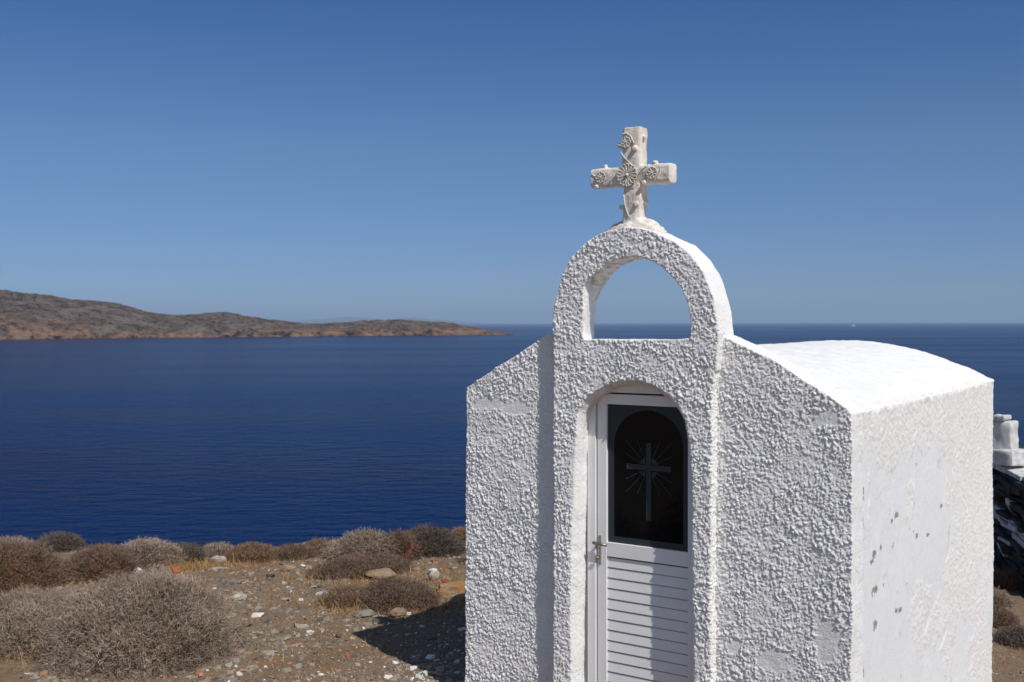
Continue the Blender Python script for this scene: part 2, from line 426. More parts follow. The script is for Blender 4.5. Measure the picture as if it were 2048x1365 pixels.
BOT = -.75
def facade():
    bm = bmesh.new()
    # wings: one gabled slab with a notch for the door
    # the door notch narrows a little behind its rounded outer edge
    dr = [(1.068, BOT), (1.085, .9), (1.090, 1.5), (1.098, 1.70), (1.118, 1.82), (1.142, 1.945), (1.195, 2.025), (1.285, 2.10), (1.375, 2.152), (1.47, 2.182),
          (1.56, 2.192), (1.70, 2.165), (1.82, 2.105), (1.905, 2.035), (1.945, 1.955), (1.962, 1.85), (1.985, 1.5), (2.004, .95), (2.008, BOT)]
    def door(off, ext):
        c = 1.53; out = []
        for a, z in dr:
            k = 1 + off / .46
            out.append((lx(c + (a - c) * k), z + (off if z > 1.9 else off * .4 if z > 1.5 else 0)))
        return out
    slab = [(3.075, BOT), (3.066, 1.0), (3.062, 2.09), (3.05, 2.12), (2.916, 2.196), (2.761, 2.282), (2.601, 2.362), (2.43, 2.463), (2.263, 2.555), (2.13, 2.56), (2.06, 2.45), (.99, 2.45), (.93, 2.555),
            (.87, 2.535), (.647, 2.438), (.50, 2.37), (.367, 2.295), (.197, 2.185), (.03, 2.08), (.0, 2.04), (-.008, 1.0), (-.012, BOT)]
    def band(front, back, door_off):
        o = [(lx(a), z) for a, z in slab]; d = door(door_off, 0)
        return o + d[::1]
    prism(bm, [(band(0, 0, .0), 0.0), (band(0, 0, .0), .145)])
    # behind the leaf the wall is closed
    prism(bm, [([(lx(a), z) for a, z in slab], .13), ([(lx(a), z) for a, z in slab], .24)])
    # projecting bay carrying the bell arch
    bay = [(2.195, BOT), (2.190, 1.0), (2.192, 2.4), (2.200, 2.56), (2.19, 2.70), (2.161, 2.841), (2.111, 2.987), (2.016, 3.122), (1.92, 3.21), (1.80, 3.268), (1.715, 3.295),
           (1.60, 3.315), (1.482, 3.305), (1.355, 3.266), (1.164, 3.178), (1.044, 3.065), (.977, 2.972), (.937, 2.872), (.902, 2.759), (.882, 2.651), (.868, 2.549),
           (.875, 2.45), (.905, 2.3), (.922, 2.15), (.925, 1.0), (.92, BOT)]
    op = [(1.925, 2.505), (1.932, 2.636), (1.932, 2.819), (1.92, 2.90), (1.857, 2.971), (1.754, 3.049), (1.613, 3.098), (1.473, 3.100), (1.384, 3.067), (1.297, 3.017), (1.211, 2.94),
          (1.145, 2.859), (1.107, 2.755), (1.088, 2.658), (1.084, 2.515)]
    ob = [(1.992, 2.505), (1.992, 2.636), (1.972, 2.775), (1.925, 2.88), (1.85, 2.972), (1.752, 3.052), (1.613, 3.096), (1.473, 3.098), (1.37, 3.062), (1.28, 3.012), (1.19, 2.935),
          (1.12, 2.854), (1.08, 2.75), (1.06, 2.65), (1.055, 2.51)]
    f = lambda L: [(lx(a), z) for a, z in L]
    mid_op = [((a + c) / 2, (b + d) / 2) for (a, b), (c, d) in zip(op, ob)]
    def bay_with(doff, ain=0):
        return [(lx(1.535 + (a - 1.535) * (1 - ain)), z - (ain * .5 if z > 3 else 0)) for a, z in bay] + door(doff, 0)
    prism(bm, [(bay_with(.034, .004), -.08), (bay_with(.022), -.066), (bay_with(.0), -.03), (bay_with(0), .05)], holes=[[(f(op), -.08), (f(op), -.066), (f(op), -.03), (f(mid_op), .05)]])
    # upper part of the bay as deep as the belfry, with the arched opening
    up = [(2.175, 2.3), (2.20, 2.56), (2.19, 2.70), (2.161, 2.841), (2.111, 2.987), (2.016, 3.122), (1.92, 3.21), (1.80, 3.268), (1.715, 3.295),
          (1.60, 3.315), (1.482, 3.305), (1.355, 3.266), (1.164, 3.178), (1.044, 3.065), (.977, 2.972), (.937, 2.872), (.902, 2.759), (.882, 2.651), (.868, 2.549), (.89, 2.3)]
    f = lambda L: [(lx(a), z) for a, z in L]
    prism(bm, [(f(up), -.08), (f(up), .18)], holes=[[(f(op), -.08), (f(ob), .18)]])
    V, F, N = remeshed(bm, .0048, 4)
    return V, F, N

def body():
    bm = bmesh.new()
    def sec(k):
        n = 28; pts = [(CX - .004, -1.9), (CX - .004, 2.035 - .01 * k)]
        for i in range(1, n):
            u = 1 - 2 * i / n
            pts.append(((CX - .004) * u, 2.04 + .39 * (1 - abs(u) ** 2.1) - .012 * k * (1 - abs(u))))
        pts += [(-CX - .0, 2.08), (-CX - .01, -1.9)]
        return pts
    prism(bm, [(sec(0), .12), (sec(.6), 1.6), (sec(1), 3.2), (sec(0), 4.84)])
    return remeshed(bm, .0115, 1)

def patch(P2, spots, ns=4.0, seed=3):
    """0..1 mask of smoothed plaster patches; P2 = (u, v)"""
    Q = np.stack([P2[:, 0], P2[:, 1], 0 * P2[:, 0]], -1)
    n = fbm(Q, ns * 2.2, 3, seed); m = np.zeros(len(Q))
    for u, v, ru, rv in spots:
        d = np.sqrt(((Q[:, 0] - u) / ru) ** 2 + ((Q[:, 1] - v) / rv) ** 2) + n * .95
        m = np.maximum(m, 1 - ss(.74, 1.06, d))
    return m

# --- facade surface
V, F, N = facade()
front = ss(.55, .9, -N[:, 1])
spots = [(lx(2.85), 1.975, .26, .05), (lx(2.52), 1.96, .12, .045), (lx(.13), 1.99, .11, .06), (lx(.14), .585, .115, .15), (lx(.48), .36, .13, .07), (lx(2.27), 1.08, .05, .13), (lx(.78), .42, .08, .09), (lx(2.62), 2.33, .06, .02)]
pm = patch(V[:, [0, 2]], spots)
Pw = V + .012 * np.stack([vnoise(V, 30, 41), vnoise(V, 30, 42), vnoise(V, 30, 43)], -1)
Pw = Pw * np.array([1.06, 1, .92])
big = nubs(Pw, .0245, 5, .72); mid = nubs(Pw, .0145, 15, .78); sm = nubs(Pw, .0100, 25, .8)
cover = ss(-.45, .25, fbm(V, 7, 3, 31)); cover2 = ss(-.5, .2, fbm(V, 11, 2, 33))
clog = ss(-.30, .12, fbm(V * np.array([1.3, 1, .8]), 3.2, 3, 91)); clog = .72 + .28 * clog
h = clog * (.0112 * big ** .8 * (.40 + .60 * cover) + .0092 * mid ** .8 * (.4 + .6 * cover2) + .0045 * sm) + .004 * fbm(V, 6, 3, 51) + .0022 * fbm(V, 70, 3, 61)
smooth_h = .0035 * fbm(V, 6, 3, 51) + .0016 * fbm(V * np.array([1, 1, 2.6]), 26, 3, 77)
rev = .0045 * fbm(V, 9, 4, 81) + .0012 * vnoise(V, 60, 8)
# the recess left of the bay, the rounded outer edges and the reveals are smoother
side_left = 1 - .45 * np.exp(-((V[:, 0] - lx(2.25)) / .035) ** 2) * (V[:, 1] < .03) * (V[:, 1] > -.07)
chamf = ss(.04, .0, np.abs(V[:, 0] - lx(2.02)) - .0) * (V[:, 2] < 1.75) * (V[:, 1] < -.03)
ret = ss(.4, .7, N[:, 0]) * (np.abs(V[:, 0] - lx(.91)) < .05) * (V[:, 1] < .005) * (V[:, 2] < 2.6)
fm = np.maximum(front, .75 * ret) * (1 - pm) * side_left * (1 - .85 * chamf)
outer_top = ss(.2, .6, N[:, 2])
h_tot = fm * h + (1 - fm) * np.where(pm * front > .5, smooth_h, rev) + .15 * (1 - fm) * h
V2 = V + N * h_tot[:, None]
V2 += .009 * np.stack([fbm(V, 5.5, 3, 201 + q) for q in range(3)], -1) * np.array([1, .5, 1]); V2[:, 0] += .006 * vnoise(V, 2.2, 4) ; V2[:, 1] += .006 * vnoise(V, 1.7, 6)
under = ss(.15, .6, -N[:, 2]) * (V[:, 2] > 2.4)
leftrev = ss(.4, .8, N[:, 0]) * (np.abs(V[:, 0] - lx(1.96)) < .1) * (V[:, 2] > 2.55)
dtop = ss(.2, .7, -N[:, 2]) * (V[:, 2] < 2.3)
dirt = np.clip(under * 1.0 + leftrev * .35 + dtop * .55, 0, 1)
at = {'dirt': dirt, 'chip': np.zeros(len(V)), 'grain': .15 * front, 'smoothed': .5 * pm * front}
fc = V[F].mean(1)
hi = fc[:, 2] > 2.545
for nm, mk in (('facade', ~hi), ('bell_arch', hi)):
    v, f, a = submesh(V2, F, mk, at)
    o = link(nm, mesh_from(nm, v, f, True, [M['plaster']], a), chapel)
    if nm == 'facade': o['label'] = 'rough plaster front with gabled wings and a projecting door bay'
    else: o['label'] = 'rounded open bell arch with rough plaster face'

# --- body surface
V, F, N = body()
sidem = ss(.6, .9, np.abs(N[:, 0])); yz = V[:, [1, 2]]
Q = np.stack([V[:, 1] * 2.4, V[:, 2] * .9, V[:, 0]], -1)
topl = 1.72 - .13 * np.clip(V[:, 1] - .9, 0, 2) + .34 * fbm(Q, 1.5, 3, 12)
sm_reg = ss(.0, .03, topl - V[:, 2]) * ss(.02, -.03, V[:, 1] - 2.75 - .55 * fbm(Q * np.array([.5, 1.6, 1]), 2.0, 3, 19))
isl = patch(yz, [(1.55, 1.27, .12, .16), (.42, 1.37, .035, .2), (1.9, .35, .3, .22), (2.3, .1, .4, .2)], 3, 8)
sm_reg = np.clip(sm_reg * (1 - isl) + patch(yz, [(3.3, -.35, .5, .35), (4.7, -.2, .3, .45), (2.3, -.35, .3, .4)], 3, 5), 0, 1)
rough = .0050 * nubs(V, .030, 71, .7) + .0070 * nubs(V, .019, 75, .75) + .003 * fbm(V, 8, 3, 6)
smh = .0075 * fbm(V * np.array([1, 1, .6]), 4, 4, 9) + .0009 * vnoise(V, 40, 7) - .001
roofh = .010 * fbm(V, 3.0, 4, 14) + .004 * fbm(V, 14, 3, 15) + .0015 * nubs(V, .03, 77, .6)
hs = sidem * (sm_reg * smh + (1 - sm_reg) * rough) + (1 - sidem) * roofh
# ragged lip along the eaves
lip = np.exp(-((V[:, 2] - 2.04) / .025) ** 2) * (np.abs(V[:, 0]) > 1.4)
hs += lip * .016 * vnoise(V, 17, 90) + (1 - sidem) * ss(2.0, 2.1, V[:, 2]) * .009 * fbm(V, 9, 3, 92)
V2 = V + N * hs[:, None]; V2[:, 0] += .012 * vnoise(V, .9, 3) * ss(.3, 1., V[:, 1])
chips = [(.28, 1.50, .025, .055), (1.15, 1.22, .05, .04), (.55, 1.04, .05, .03), (.73, 1.06, .02, .03), (1.06, 1.01, .02, .035), (1.72, .98, .03, .03), (.58, .79, .075, .04),
         (.60, .55, .05, .04), (1.25, .51, .035, .03), (1.15, .52, .025, .025), (.24, .35, .018, .06), (.30, .29, .02, .06), (.50, 1.00, .04, .02), (1.62, 1.02, .02, .02), (2.05, .93, .03, .02), (1.0, 1.20, .02, .02), (.8, .78, .02, .02), (2.5, 1.1, .05, .03)]
chip = np.zeros(len(V))
for u, v, ru, rv in chips:
    chip = np.maximum(chip, np.exp(-(((V[:, 1] - u) / (ru * 1.5)) ** 2 + ((V[:, 2] - v) / rv) ** 2)) * .90)
chip *= (V[:, 0] > 1.3)
pits = np.clip(1 - nubs(V, .05, 99, .5) * 4, 0, 1)
at = {'dirt': np.clip(lip * .35 + .10 * (1 - sm_reg) * sidem, 0, 1), 'chip': chip, 'grain': (1 - sm_reg) * sidem, 'smoothed': sm_reg * sidem}
nf = N[F].mean(1); fc = V[F].mean(1)
rf = (fc[:, 2] > 2.03) & (nf[:, 2] > .45)
rear = (~rf) & (nf[:, 1] > .7)
rt = (~rf) & (~rear) & (fc[:, 0] > .5); lf = (~rf) & (~rear) & (~rt)
for nm, mk, lb in (('roof', rf, 'shallow barrel roof, bright whitewash'), ('side_wall', rt, 'bright sunlit side wall with smooth patches and grey chips in its paint'),
                   ('side_wall', lf, 'shaded side wall'), ('rear_wall', rear, None)):
    v, f, a = submesh(V2, F, mk, at)
    o = link(nm, mesh_from(nm, v, f, True, [M['plaster']], a), chapel)
    if lb: o['label'] = lb

# --- door
def rect_frame(bm, x0, x1, z0, z1, w, y0, y1, bev=.002):
    cy = (y0 + y1) / 2; dy = y1 - y0
    add_box(bm, (x0 + w / 2, cy, (z0 + z1) / 2), (w, dy, z1 - z0), bev)
    add_box(bm, (x1 - w / 2, cy, (z0 + z1) / 2), (w, dy, z1 - z0), bev)
    add_box(bm, ((x0 + x1) / 2, cy + .0006, z1 - w / 2), (x1 - x0 - 2 * w, dy, w), bev)

YD = .062                                            # face of the leaf
bm = bmesh.new(); rect_frame(bm, lx(1.975), lx(1.012), BOT, 2.185, .068, YD - .012, .13)
link('door_frame', bm_mesh(bm, 'door_frame', [M['alu']]), chapel)
L0, L1 = lx(1.897), lx(1.088)                        # leaf, handle side to hinge side
link('shadow_gap_sheet', box_mesh('shadow_gap_sheet', ((L0 + L1) / 2, YD + .050, .75), (L1 - L0 + .02, .02, 2.9), M['gap']), chapel)  # dark sheet behind the leaf, stands in for shade in the gap
door = empty('door', (0, 0, 0)); door.parent = chapel
bm = bmesh.new(); sw = .078
for x in (L0 + sw / 2, L1 - sw / 2): add_box(bm, (x, YD + .02, .72), (sw, .04, 2.76), .004)
add_box(bm, ((L0 + L1) / 2, YD + .0215, 2.066), (L1 - L0 - 2 * sw - .001, .037, .075), .003)
add_box(bm, ((L0 + L1) / 2, YD + .0215, .952), (L1 - L0 - 2 * sw - .001, .037, .105), .003)
link('door_rails', bm_mesh(bm, 'door_rails', [M['alu']]), door)
# lower panel of horizontal boards with a groove between them
bm = bmesh.new(); z = .896; g0, g1 = L0 + sw + .0015, L1 - sw - .0015
add_box(bm, ((g0 + g1) / 2, YD + .036, .1), (g1 - g0, .004, 1.55))
while z > -.6:
    zt, zb = z - .0085, z - .0776
    yb, yt = YD + .011, YD + .017
    v = [bm.verts.new(c) for c in ((g0, yt, zt), (g1, yt, zt), (g1, yb, zb + .003), (g0, yb, zb + .003), (g0, yb + .003, zb), (g1, yb + .003, zb), (g0, YD + .033, zt), (g1, YD + .033, zt), (g0, YD + .033, zb), (g1, YD + .033, zb))]
    for q in ((0, 1, 2, 3), (3, 2, 5, 4), (0, 6, 7, 1), (4, 5, 9, 8), (0, 3, 4, 8, 6), (1, 7, 9, 5, 2)): bm.faces.new([v[i] for i in q])
    z -= .0776
link('slat_panel', bm_mesh(bm, 'slat_panel', [M['alu']]), door)
# glass
gx0, gx1, gz0, gz1 = L0 + sw, L1 - sw, 1.004, 2.030
link('glass_pane', box_mesh('glass_pane', ((gx0 + gx1) / 2, YD + .026, (gz0 + gz1) / 2), (gx1 - gx0, .006, gz1 - gz0), M['glass'], 0), door)
def flat(name, polys, y, mat, parent, th=.0012):
    bm = bmesh.new()
    for P in polys:
        a = [bm.verts.new((x, y, z)) for x, z in P]; b = [bm.verts.new((x, y + th, z)) for x, z in P]; n = len(P)
        bm.faces.new(a); bm.faces.new(b[::-1])
        for i in range(n): bm.faces.new((a[i], b[i], b[(i + 1) % n], a[(i + 1) % n]))
    return link(name, bm_mesh(bm, name, [mat]), parent)
bx0, bx1, bz0 = gx0 + .052, gx1 - .045, gz0 + .048
acx, ar, acz = (bx0 + bx1) / 2, (bx1 - bx0) / 2, 1.735
inner = [(bx0, bz0)] + [(acx + ar * math.cos(t), acz + ar * .93 * math.sin(t)) for t in np.linspace(math.pi, 0, 33)] + [(bx1, bz0)]
outer = []
for x, z in inner:
    if z <= bz0 + 1e-6: outer.append((gx0 if x < acx else gx1, gz0))
    else:
        dx, dz = x - acx, (z - acz) / .93
        k = min((gx1 - acx if dx > 0 else acx - gx0) / max(abs(dx), 1e-6), (gz1 - acz) / max(dz, 1e-6)); outer.append((acx + dx * k, min(gz1, acz + dz * k)))
polys = [[inner[i], inner[i + 1], outer[i + 1], outer[i]] for i in range(len(inner) - 1)] + [[inner[-1], inner[0], outer[0], outer[-1]]]
# fill the two corners the fan leaves open
for i in range(len(outer) - 1):
    (xa, za), (xb, zb) = outer[i], outer[i + 1]
    if abs(xa - xb) > 1e-4 and abs(za - zb) > 1e-4 and min(za, zb) > 1.5:
        polys.append([(xa, za), (xb, zb), (gx0 if xa < acx and xb < acx else gx1, gz1)])
flat('etched_border', polys, YD + .0216, M['etch'], door)
ccx, ccz = lx(1.485), 1.578; w2 = .0195
polys = [[(ccx - w2, 1.195), (ccx + w2, 1.195), (ccx + w2, 1.759), (ccx - w2, 1.759)], [(lx(1.664), ccz - w2), (ccx - w2, ccz - w2), (ccx - w2, ccz + w2), (lx(1.664), ccz + w2)],
         [(ccx + w2, ccz - w2), (lx(1.306), ccz - w2), (lx(1.306), ccz + w2), (ccx + w2, ccz + w2)]]
rr = .078; g2 = w2 + .007
for sx in (-1, 1):
    for sz in (-1, 1):
        a0 = math.asin(g2 / rr); pts = [(ccx + sx * g2, ccz + sz * g2)] + [(ccx + sx * rr * math.cos(t), ccz + sz * rr * math.sin(t)) for t in np.linspace(a0, math.pi / 2 - a0, 8)]
        polys.append(pts)
        for ang, r1 in ((27, .21), (46, .262), (65, .215)):
            c, s = math.cos(math.radians(ang)), math.sin(math.radians(ang)); w = .0021; r0 = rr + .004
            if True:
                polys.append([(ccx + sx * (r0 * c + w * s), ccz + sz * (r0 * s - w * c)), (ccx + sx * (r1 * c + w * s), ccz + sz * (r1 * s - w * c)),
                              (ccx + sx * (r1 * c - w * s), ccz + sz * (r1 * s + w * c)), (ccx + sx * (r0 * c - w * s), ccz + sz * (r0 * s + w * c))])
o = flat('etched_cross', polys, YD + .0216, M['etch'], door); o['label'] = 'etched cross with a small disc and thin rays'
# handle and lock
hx = lx(1.873)
bm = bmesh.new(); add_box(bm, (hx, YD - .004, .945), (.024, .008, .215), .003)
o = link('handle_plate', bm_mesh(bm, 'handle_plate', [M['plate']]), door)
bm = bmesh.new()
for z in (1.035, .955, .846):
    b_ = bmesh.new(); add_cyl(b_, (hx, YD - .010, z), (hx, YD - .007, z), .0035); link('screw', bm_mesh(b_, 'screw', [M['gap']]), door)
bm.free()
bm = bmesh.new()
add_cyl(bm, (hx - .002, YD - .008, .998), (hx - .002, YD - .052, .998), .011); add_cyl(bm, (hx - .03, YD - .050, .999), (hx + .080, YD - .050, .992), .0125, .0105)
bmesh.ops.create_uvsphere(bm, u_segments=12, v_segments=8, radius=.0105, matrix=Matrix.Translation((hx - .03, YD - .05, .999)))
bmesh.ops.create_uvsphere(bm, u_segments=12, v_segments=8, radius=.0090, matrix=Matrix.Translation((hx + .075, YD - .05, .992)))
link('handle', bm_mesh(bm, 'handle', [M['steel']], True), door)
bm = bmesh.new(); add_cyl(bm, (hx, YD - .008, .893), (hx, YD - .020, .893), .009)
add_box(bm, (hx, YD - .03, .893), (.003, .03, .012), .001); add_cyl(bm, (hx - .016, YD - .042, .898), (hx + .012, YD - .040, .888), .0075)
link('key', bm_mesh(bm, 'key', [M['brass']], True), door)

# --- mortar seat and cross
def tint_attr(V, base, var, sc, seed):
    n = fbm(V, sc, 4, seed)[:, None]
    return np.clip(np.array(base) * (1 + var * n), 0, 1)
M['cross'] = None
t = NT('weathered_white_cement')
c = t.ramp(t.noise(7, 6, .65), [(.32, (.56, .50, .42)), (.5, (.72, .675, .61)), (.68, (.79, .76, .70))])
c = t.mix(t.ramp(t.noise(26, 5, .7), [(.60, 0.), (.74, .45)]), c, (.46, .38, .30))
M['cross'] = t.out(c, .9, t.bump(t.noise(90, 5, .7, vec=t.map((1, 1, .35))), .7, .006), .15)

bm = bmesh.new(); mcx, mcy = lx(1.575), .05
r = bmesh.ops.create_icosphere(bm, subdivisions=5, radius=1)
bmesh.ops.transform(bm, matrix=Matrix.Translation((mcx, mcy + .01, 3.265)) @ Matrix.Diagonal((.245, .140, .125, 1)), verts=r['verts'])
me = bm_mesh(bm, 'm'); V = np.empty(len(me.vertices) * 3, np.float32); me.vertices.foreach_get('co', V); V = V.reshape(-1, 3).astype(float)
N = np.empty(len(me.vertices) * 3, np.float32); me.vertices.foreach_get('normal', N); N = N.reshape(-1, 3)
F = np.array([list(p.vertices) for p in me.polygons])
V = V + N * (.040 * fbm(V, 9, 4, 3, .6) + .014 * np.abs(fbm(V, 24, 3, 5)) - .012)[:, None]; V[:, 2] = np.minimum(V[:, 2], 3.392 + .006 * vnoise(V, 15, 2))
link('mortar_seat', mesh_from('mortar_seat', V, F, True, [M['cross']]), chapel)

ccx_, cyc = lx(1.582), .052
def cross_mesh():
    bm = bmesh.new(); rnd = random.Random(4)
    def beam(p0, p1, wx, wy, n=10, seed=1):
        """a squarish tapering log"""
        p0, p1 = Vector(p0), Vector(p1); d = (p1 - p0); ax = d.normalized()
        side = Vector((0, 1, 0)); oth = ax.cross(side)
        rings = []
        for i in range(n + 1):
            c = p0 + d * i / n; ring = []
            for k in range(20):
                t = 2 * math.pi * k / 20; cc, s = math.cos(t), math.sin(t)
                e = .42; px = math.copysign(abs(cc) ** e, cc) * wx / 2; py = math.copysign(abs(s) ** e, s) * wy / 2
                w = 1 + .03 * math.sin(i * 1.3 + seed)
                ring.append(bm.verts.new(c + oth * px * w + side * py * w))
            rings.append(ring)
        for a, b in zip(rings, rings[1:]):
            for k in range(20): bm.faces.new((a[k], a[(k + 1) % 20], b[(k + 1) % 20], b[k]))
        bm.faces.new(rings[0][::-1]); bm.faces.new(rings[-1])
    beam((ccx_ + .0, cyc, 3.33), (ccx_ + .012, cyc, 3.70), .150, .13, seed=1)
    beam((ccx_ + .002, cyc, 3.66), (ccx_ + .006, cyc, 4.03), .155, .13, seed=3)
    beam((lx(1.915), cyc, 3.690), (lx(1.275), cyc, 3.685), .142, .13, n=14, seed=5)
    # knots of lopped twigs
    for p, d, r, l in (((ccx_ - .07, cyc - .03, 3.905), (-1, -.3, .25), .020, .045), ((ccx_ + .035, cyc - .05, 3.88), (.2, -1, -.2), .020, .04), ((ccx_ + .072, cyc - .02, 3.955), (1, -.1, .1), .018, .030),
                       ((ccx_ - .067, cyc - .03, 3.46), (-1, -.4, .3), .019, .040), ((ccx_ + .045, cyc - .05, 3.475), (.3, -1, .1), .019, .035), ((ccx_ + .07, cyc, 3.49), (1, 0, .2), .018, .04),
                       ((lx(1.80), cyc - .03, 3.755), (-.1, -.4, 1), .018, .03), ((lx(1.855), cyc - .06, 3.625), (0, -1, -.2), .016, .025), ((lx(1.47), cyc - .055, 3.628), (.1, -1, -.1), .018, .035),
                       ((lx(1.40), cyc - .03, 3.750), (.1, -.4, 1), .024, .03)):
        d = Vector(d).normalized(); p = Vector(p); add_cyl(bm, p - d * .02, p + d * l, r * 1.15, r * .85)
    V, F, N = remeshed(bm, .0045, 2)
    # bark-like fluting
    gr = np.where(np.abs(V[:, 2:3] - 3.69) < .075, V * np.array([6, 22, 40.]), V * np.array([40, 22, 6.]))
    h = .0035 * fbm(gr, 1, 3, 3) + .002 * fbm(V, 40, 3, 5) + .0045 * fbm(V, 9, 3, 8)
    return V + N * h[:, None], F
V, F = cross_mesh()
cross = link('cross', mesh_from('cross', V, F, True, [M['cross']]), chapel); cross['label'] = 'weathered cement cross shaped like two lopped logs'

def tube(bm, pts, rads, seg=8):
    rings = []
    for i, p in enumerate(pts):
        a = Vector(pts[max(i - 1, 0)]); b = Vector(pts[min(i + 1, len(pts) - 1)]); q = (b - a).to_track_quat('Z', 'Y')
        rings.append([bm.verts.new(Vector(p) + q @ Vector((math.cos(t) * rads[i], math.sin(t) * rads[i], 0))) for t in [2 * math.pi * k / seg for k in range(seg)]])
    for a, b in zip(rings, rings[1:]):
        for k in range(seg): bm.faces.new((a[k], a[(k + 1) % seg], b[(k + 1) % seg], b[k]))
    bm.faces.new(rings[0][::-1]); bm.faces.new(rings[-1])

def daisy(cx, cz, R, petals, yface, layers=1, seed=0):
    bm = bmesh.new(); rnd = random.Random(seed)
    for k in range(petals):
        t = 2 * math.pi * k / petals + rnd.uniform(-.05, .05); c, s = math.cos(t), math.sin(t)
        w = R * 5.0 / petals
        # a petal: raised rim round a shallow hollow
        pts = []; n = 12
        for i in range(n + 1):
            u = i / n * 2 * math.pi; r = R * (.62 + .38 * math.cos(u)); q = w * .5 * math.sin(u) * (.55 + .75 * r / R)
            pts.append((cx + r * c - q * s, yface - .006 - .008 * (r / R) * (1 - r / R * .5), cz + r * s + q * c))
        tube(bm, pts, [max(R * .05, .0035)] * len(pts), 6)
        a = bm.verts.new((cx + R * .2 * c, yface - .003, cz + R * .2 * s)); ring = [bm.verts.new((x, y + .003, z)) for x, y, z in pts[:-1]]
        m = bm.verts.new((cx + R * .6 * c, yface - .002, cz + R * .6 * s))
        for i in range(len(ring)): bm.faces.new((m, ring[i], ring[(i + 1) % len(ring)]))
        bm.verts.remove(a)
    bmesh.ops.create_uvsphere(bm, u_segments=14, v_segments=10, radius=R * .17, matrix=Matrix.Translation((cx, yface - .012, cz)))
    ring = [(cx + R * .22 * math.cos(t), yface - .006, cz + R * .22 * math.sin(t)) for t in np.linspace(0, 2 * math.pi, 17)]
    tube(bm, ring, [R * .035] * 17, 6)
    return bm_mesh(bm, 'flower', [M['cross']], True)
YF = cyc - .068
o = link('flower', daisy(lx(1.602), 3.690, .082, 16, YF + .001, seed=1), cross); o['label'] = 'large central daisy in relief'
for a, z, R in ((1.613, 3.925, .038), (1.82, 3.690, .040), (1.405, 3.690, .042)):
    link('flower', daisy(lx(a), z, R, 8, YF + .003, seed=int(z * 100 + a * 10)), cross)
def vine(pts, r=.005):
    bm = bmesh.new(); P = [Vector((lx(a), YF - .001 + dy, z)) for a, z, dy in pts]; Q = []
    for i in range(len(P) - 1):
        for k in range(5): Q.append(P[i].lerp(P[i + 1], k / 5))
    Q.append(P[-1]); tube(bm, Q, [r * (1 - .5 * i / len(Q)) for i in range(len(Q))], 6)
    link('vine', bm_mesh(bm, 'vine', [M['cross']], True), cross)
vine([(1.66, 3.86, .004), (1.63, 3.82, 0), (1.59, 3.78, 0), (1.565, 3.755, 0)]); vine([(1.65, 3.985, .002), (1.61, 3.99, 0), (1.575, 3.965, 0), (1.55, 3.91, 0)], .007)
vine([(1.635, 3.55, .002), (1.625, 3.48, 0), (1.60, 3.41, 0), (1.59, 3.39, 0)], .006); vine([(1.75, 3.65, 0), (1.71, 3.69, 0), (1.68, 3.74, .002)]); vine([(1.53, 3.68, 0), (1.49, 3.72, 0), (1.45, 3.745, .004)])
vine([(1.90, 3.72, .01), (1.87, 3.70, .002), (1.80, 3.745, .006)], .006); vine([(1.37, 3.64, 0), (1.34, 3.69, .002), (1.35, 3.74, .008)], .006); vine([(1.64, 3.60, 0), (1.59, 3.605, 0), (1.54, 3.61, 0)], .005)

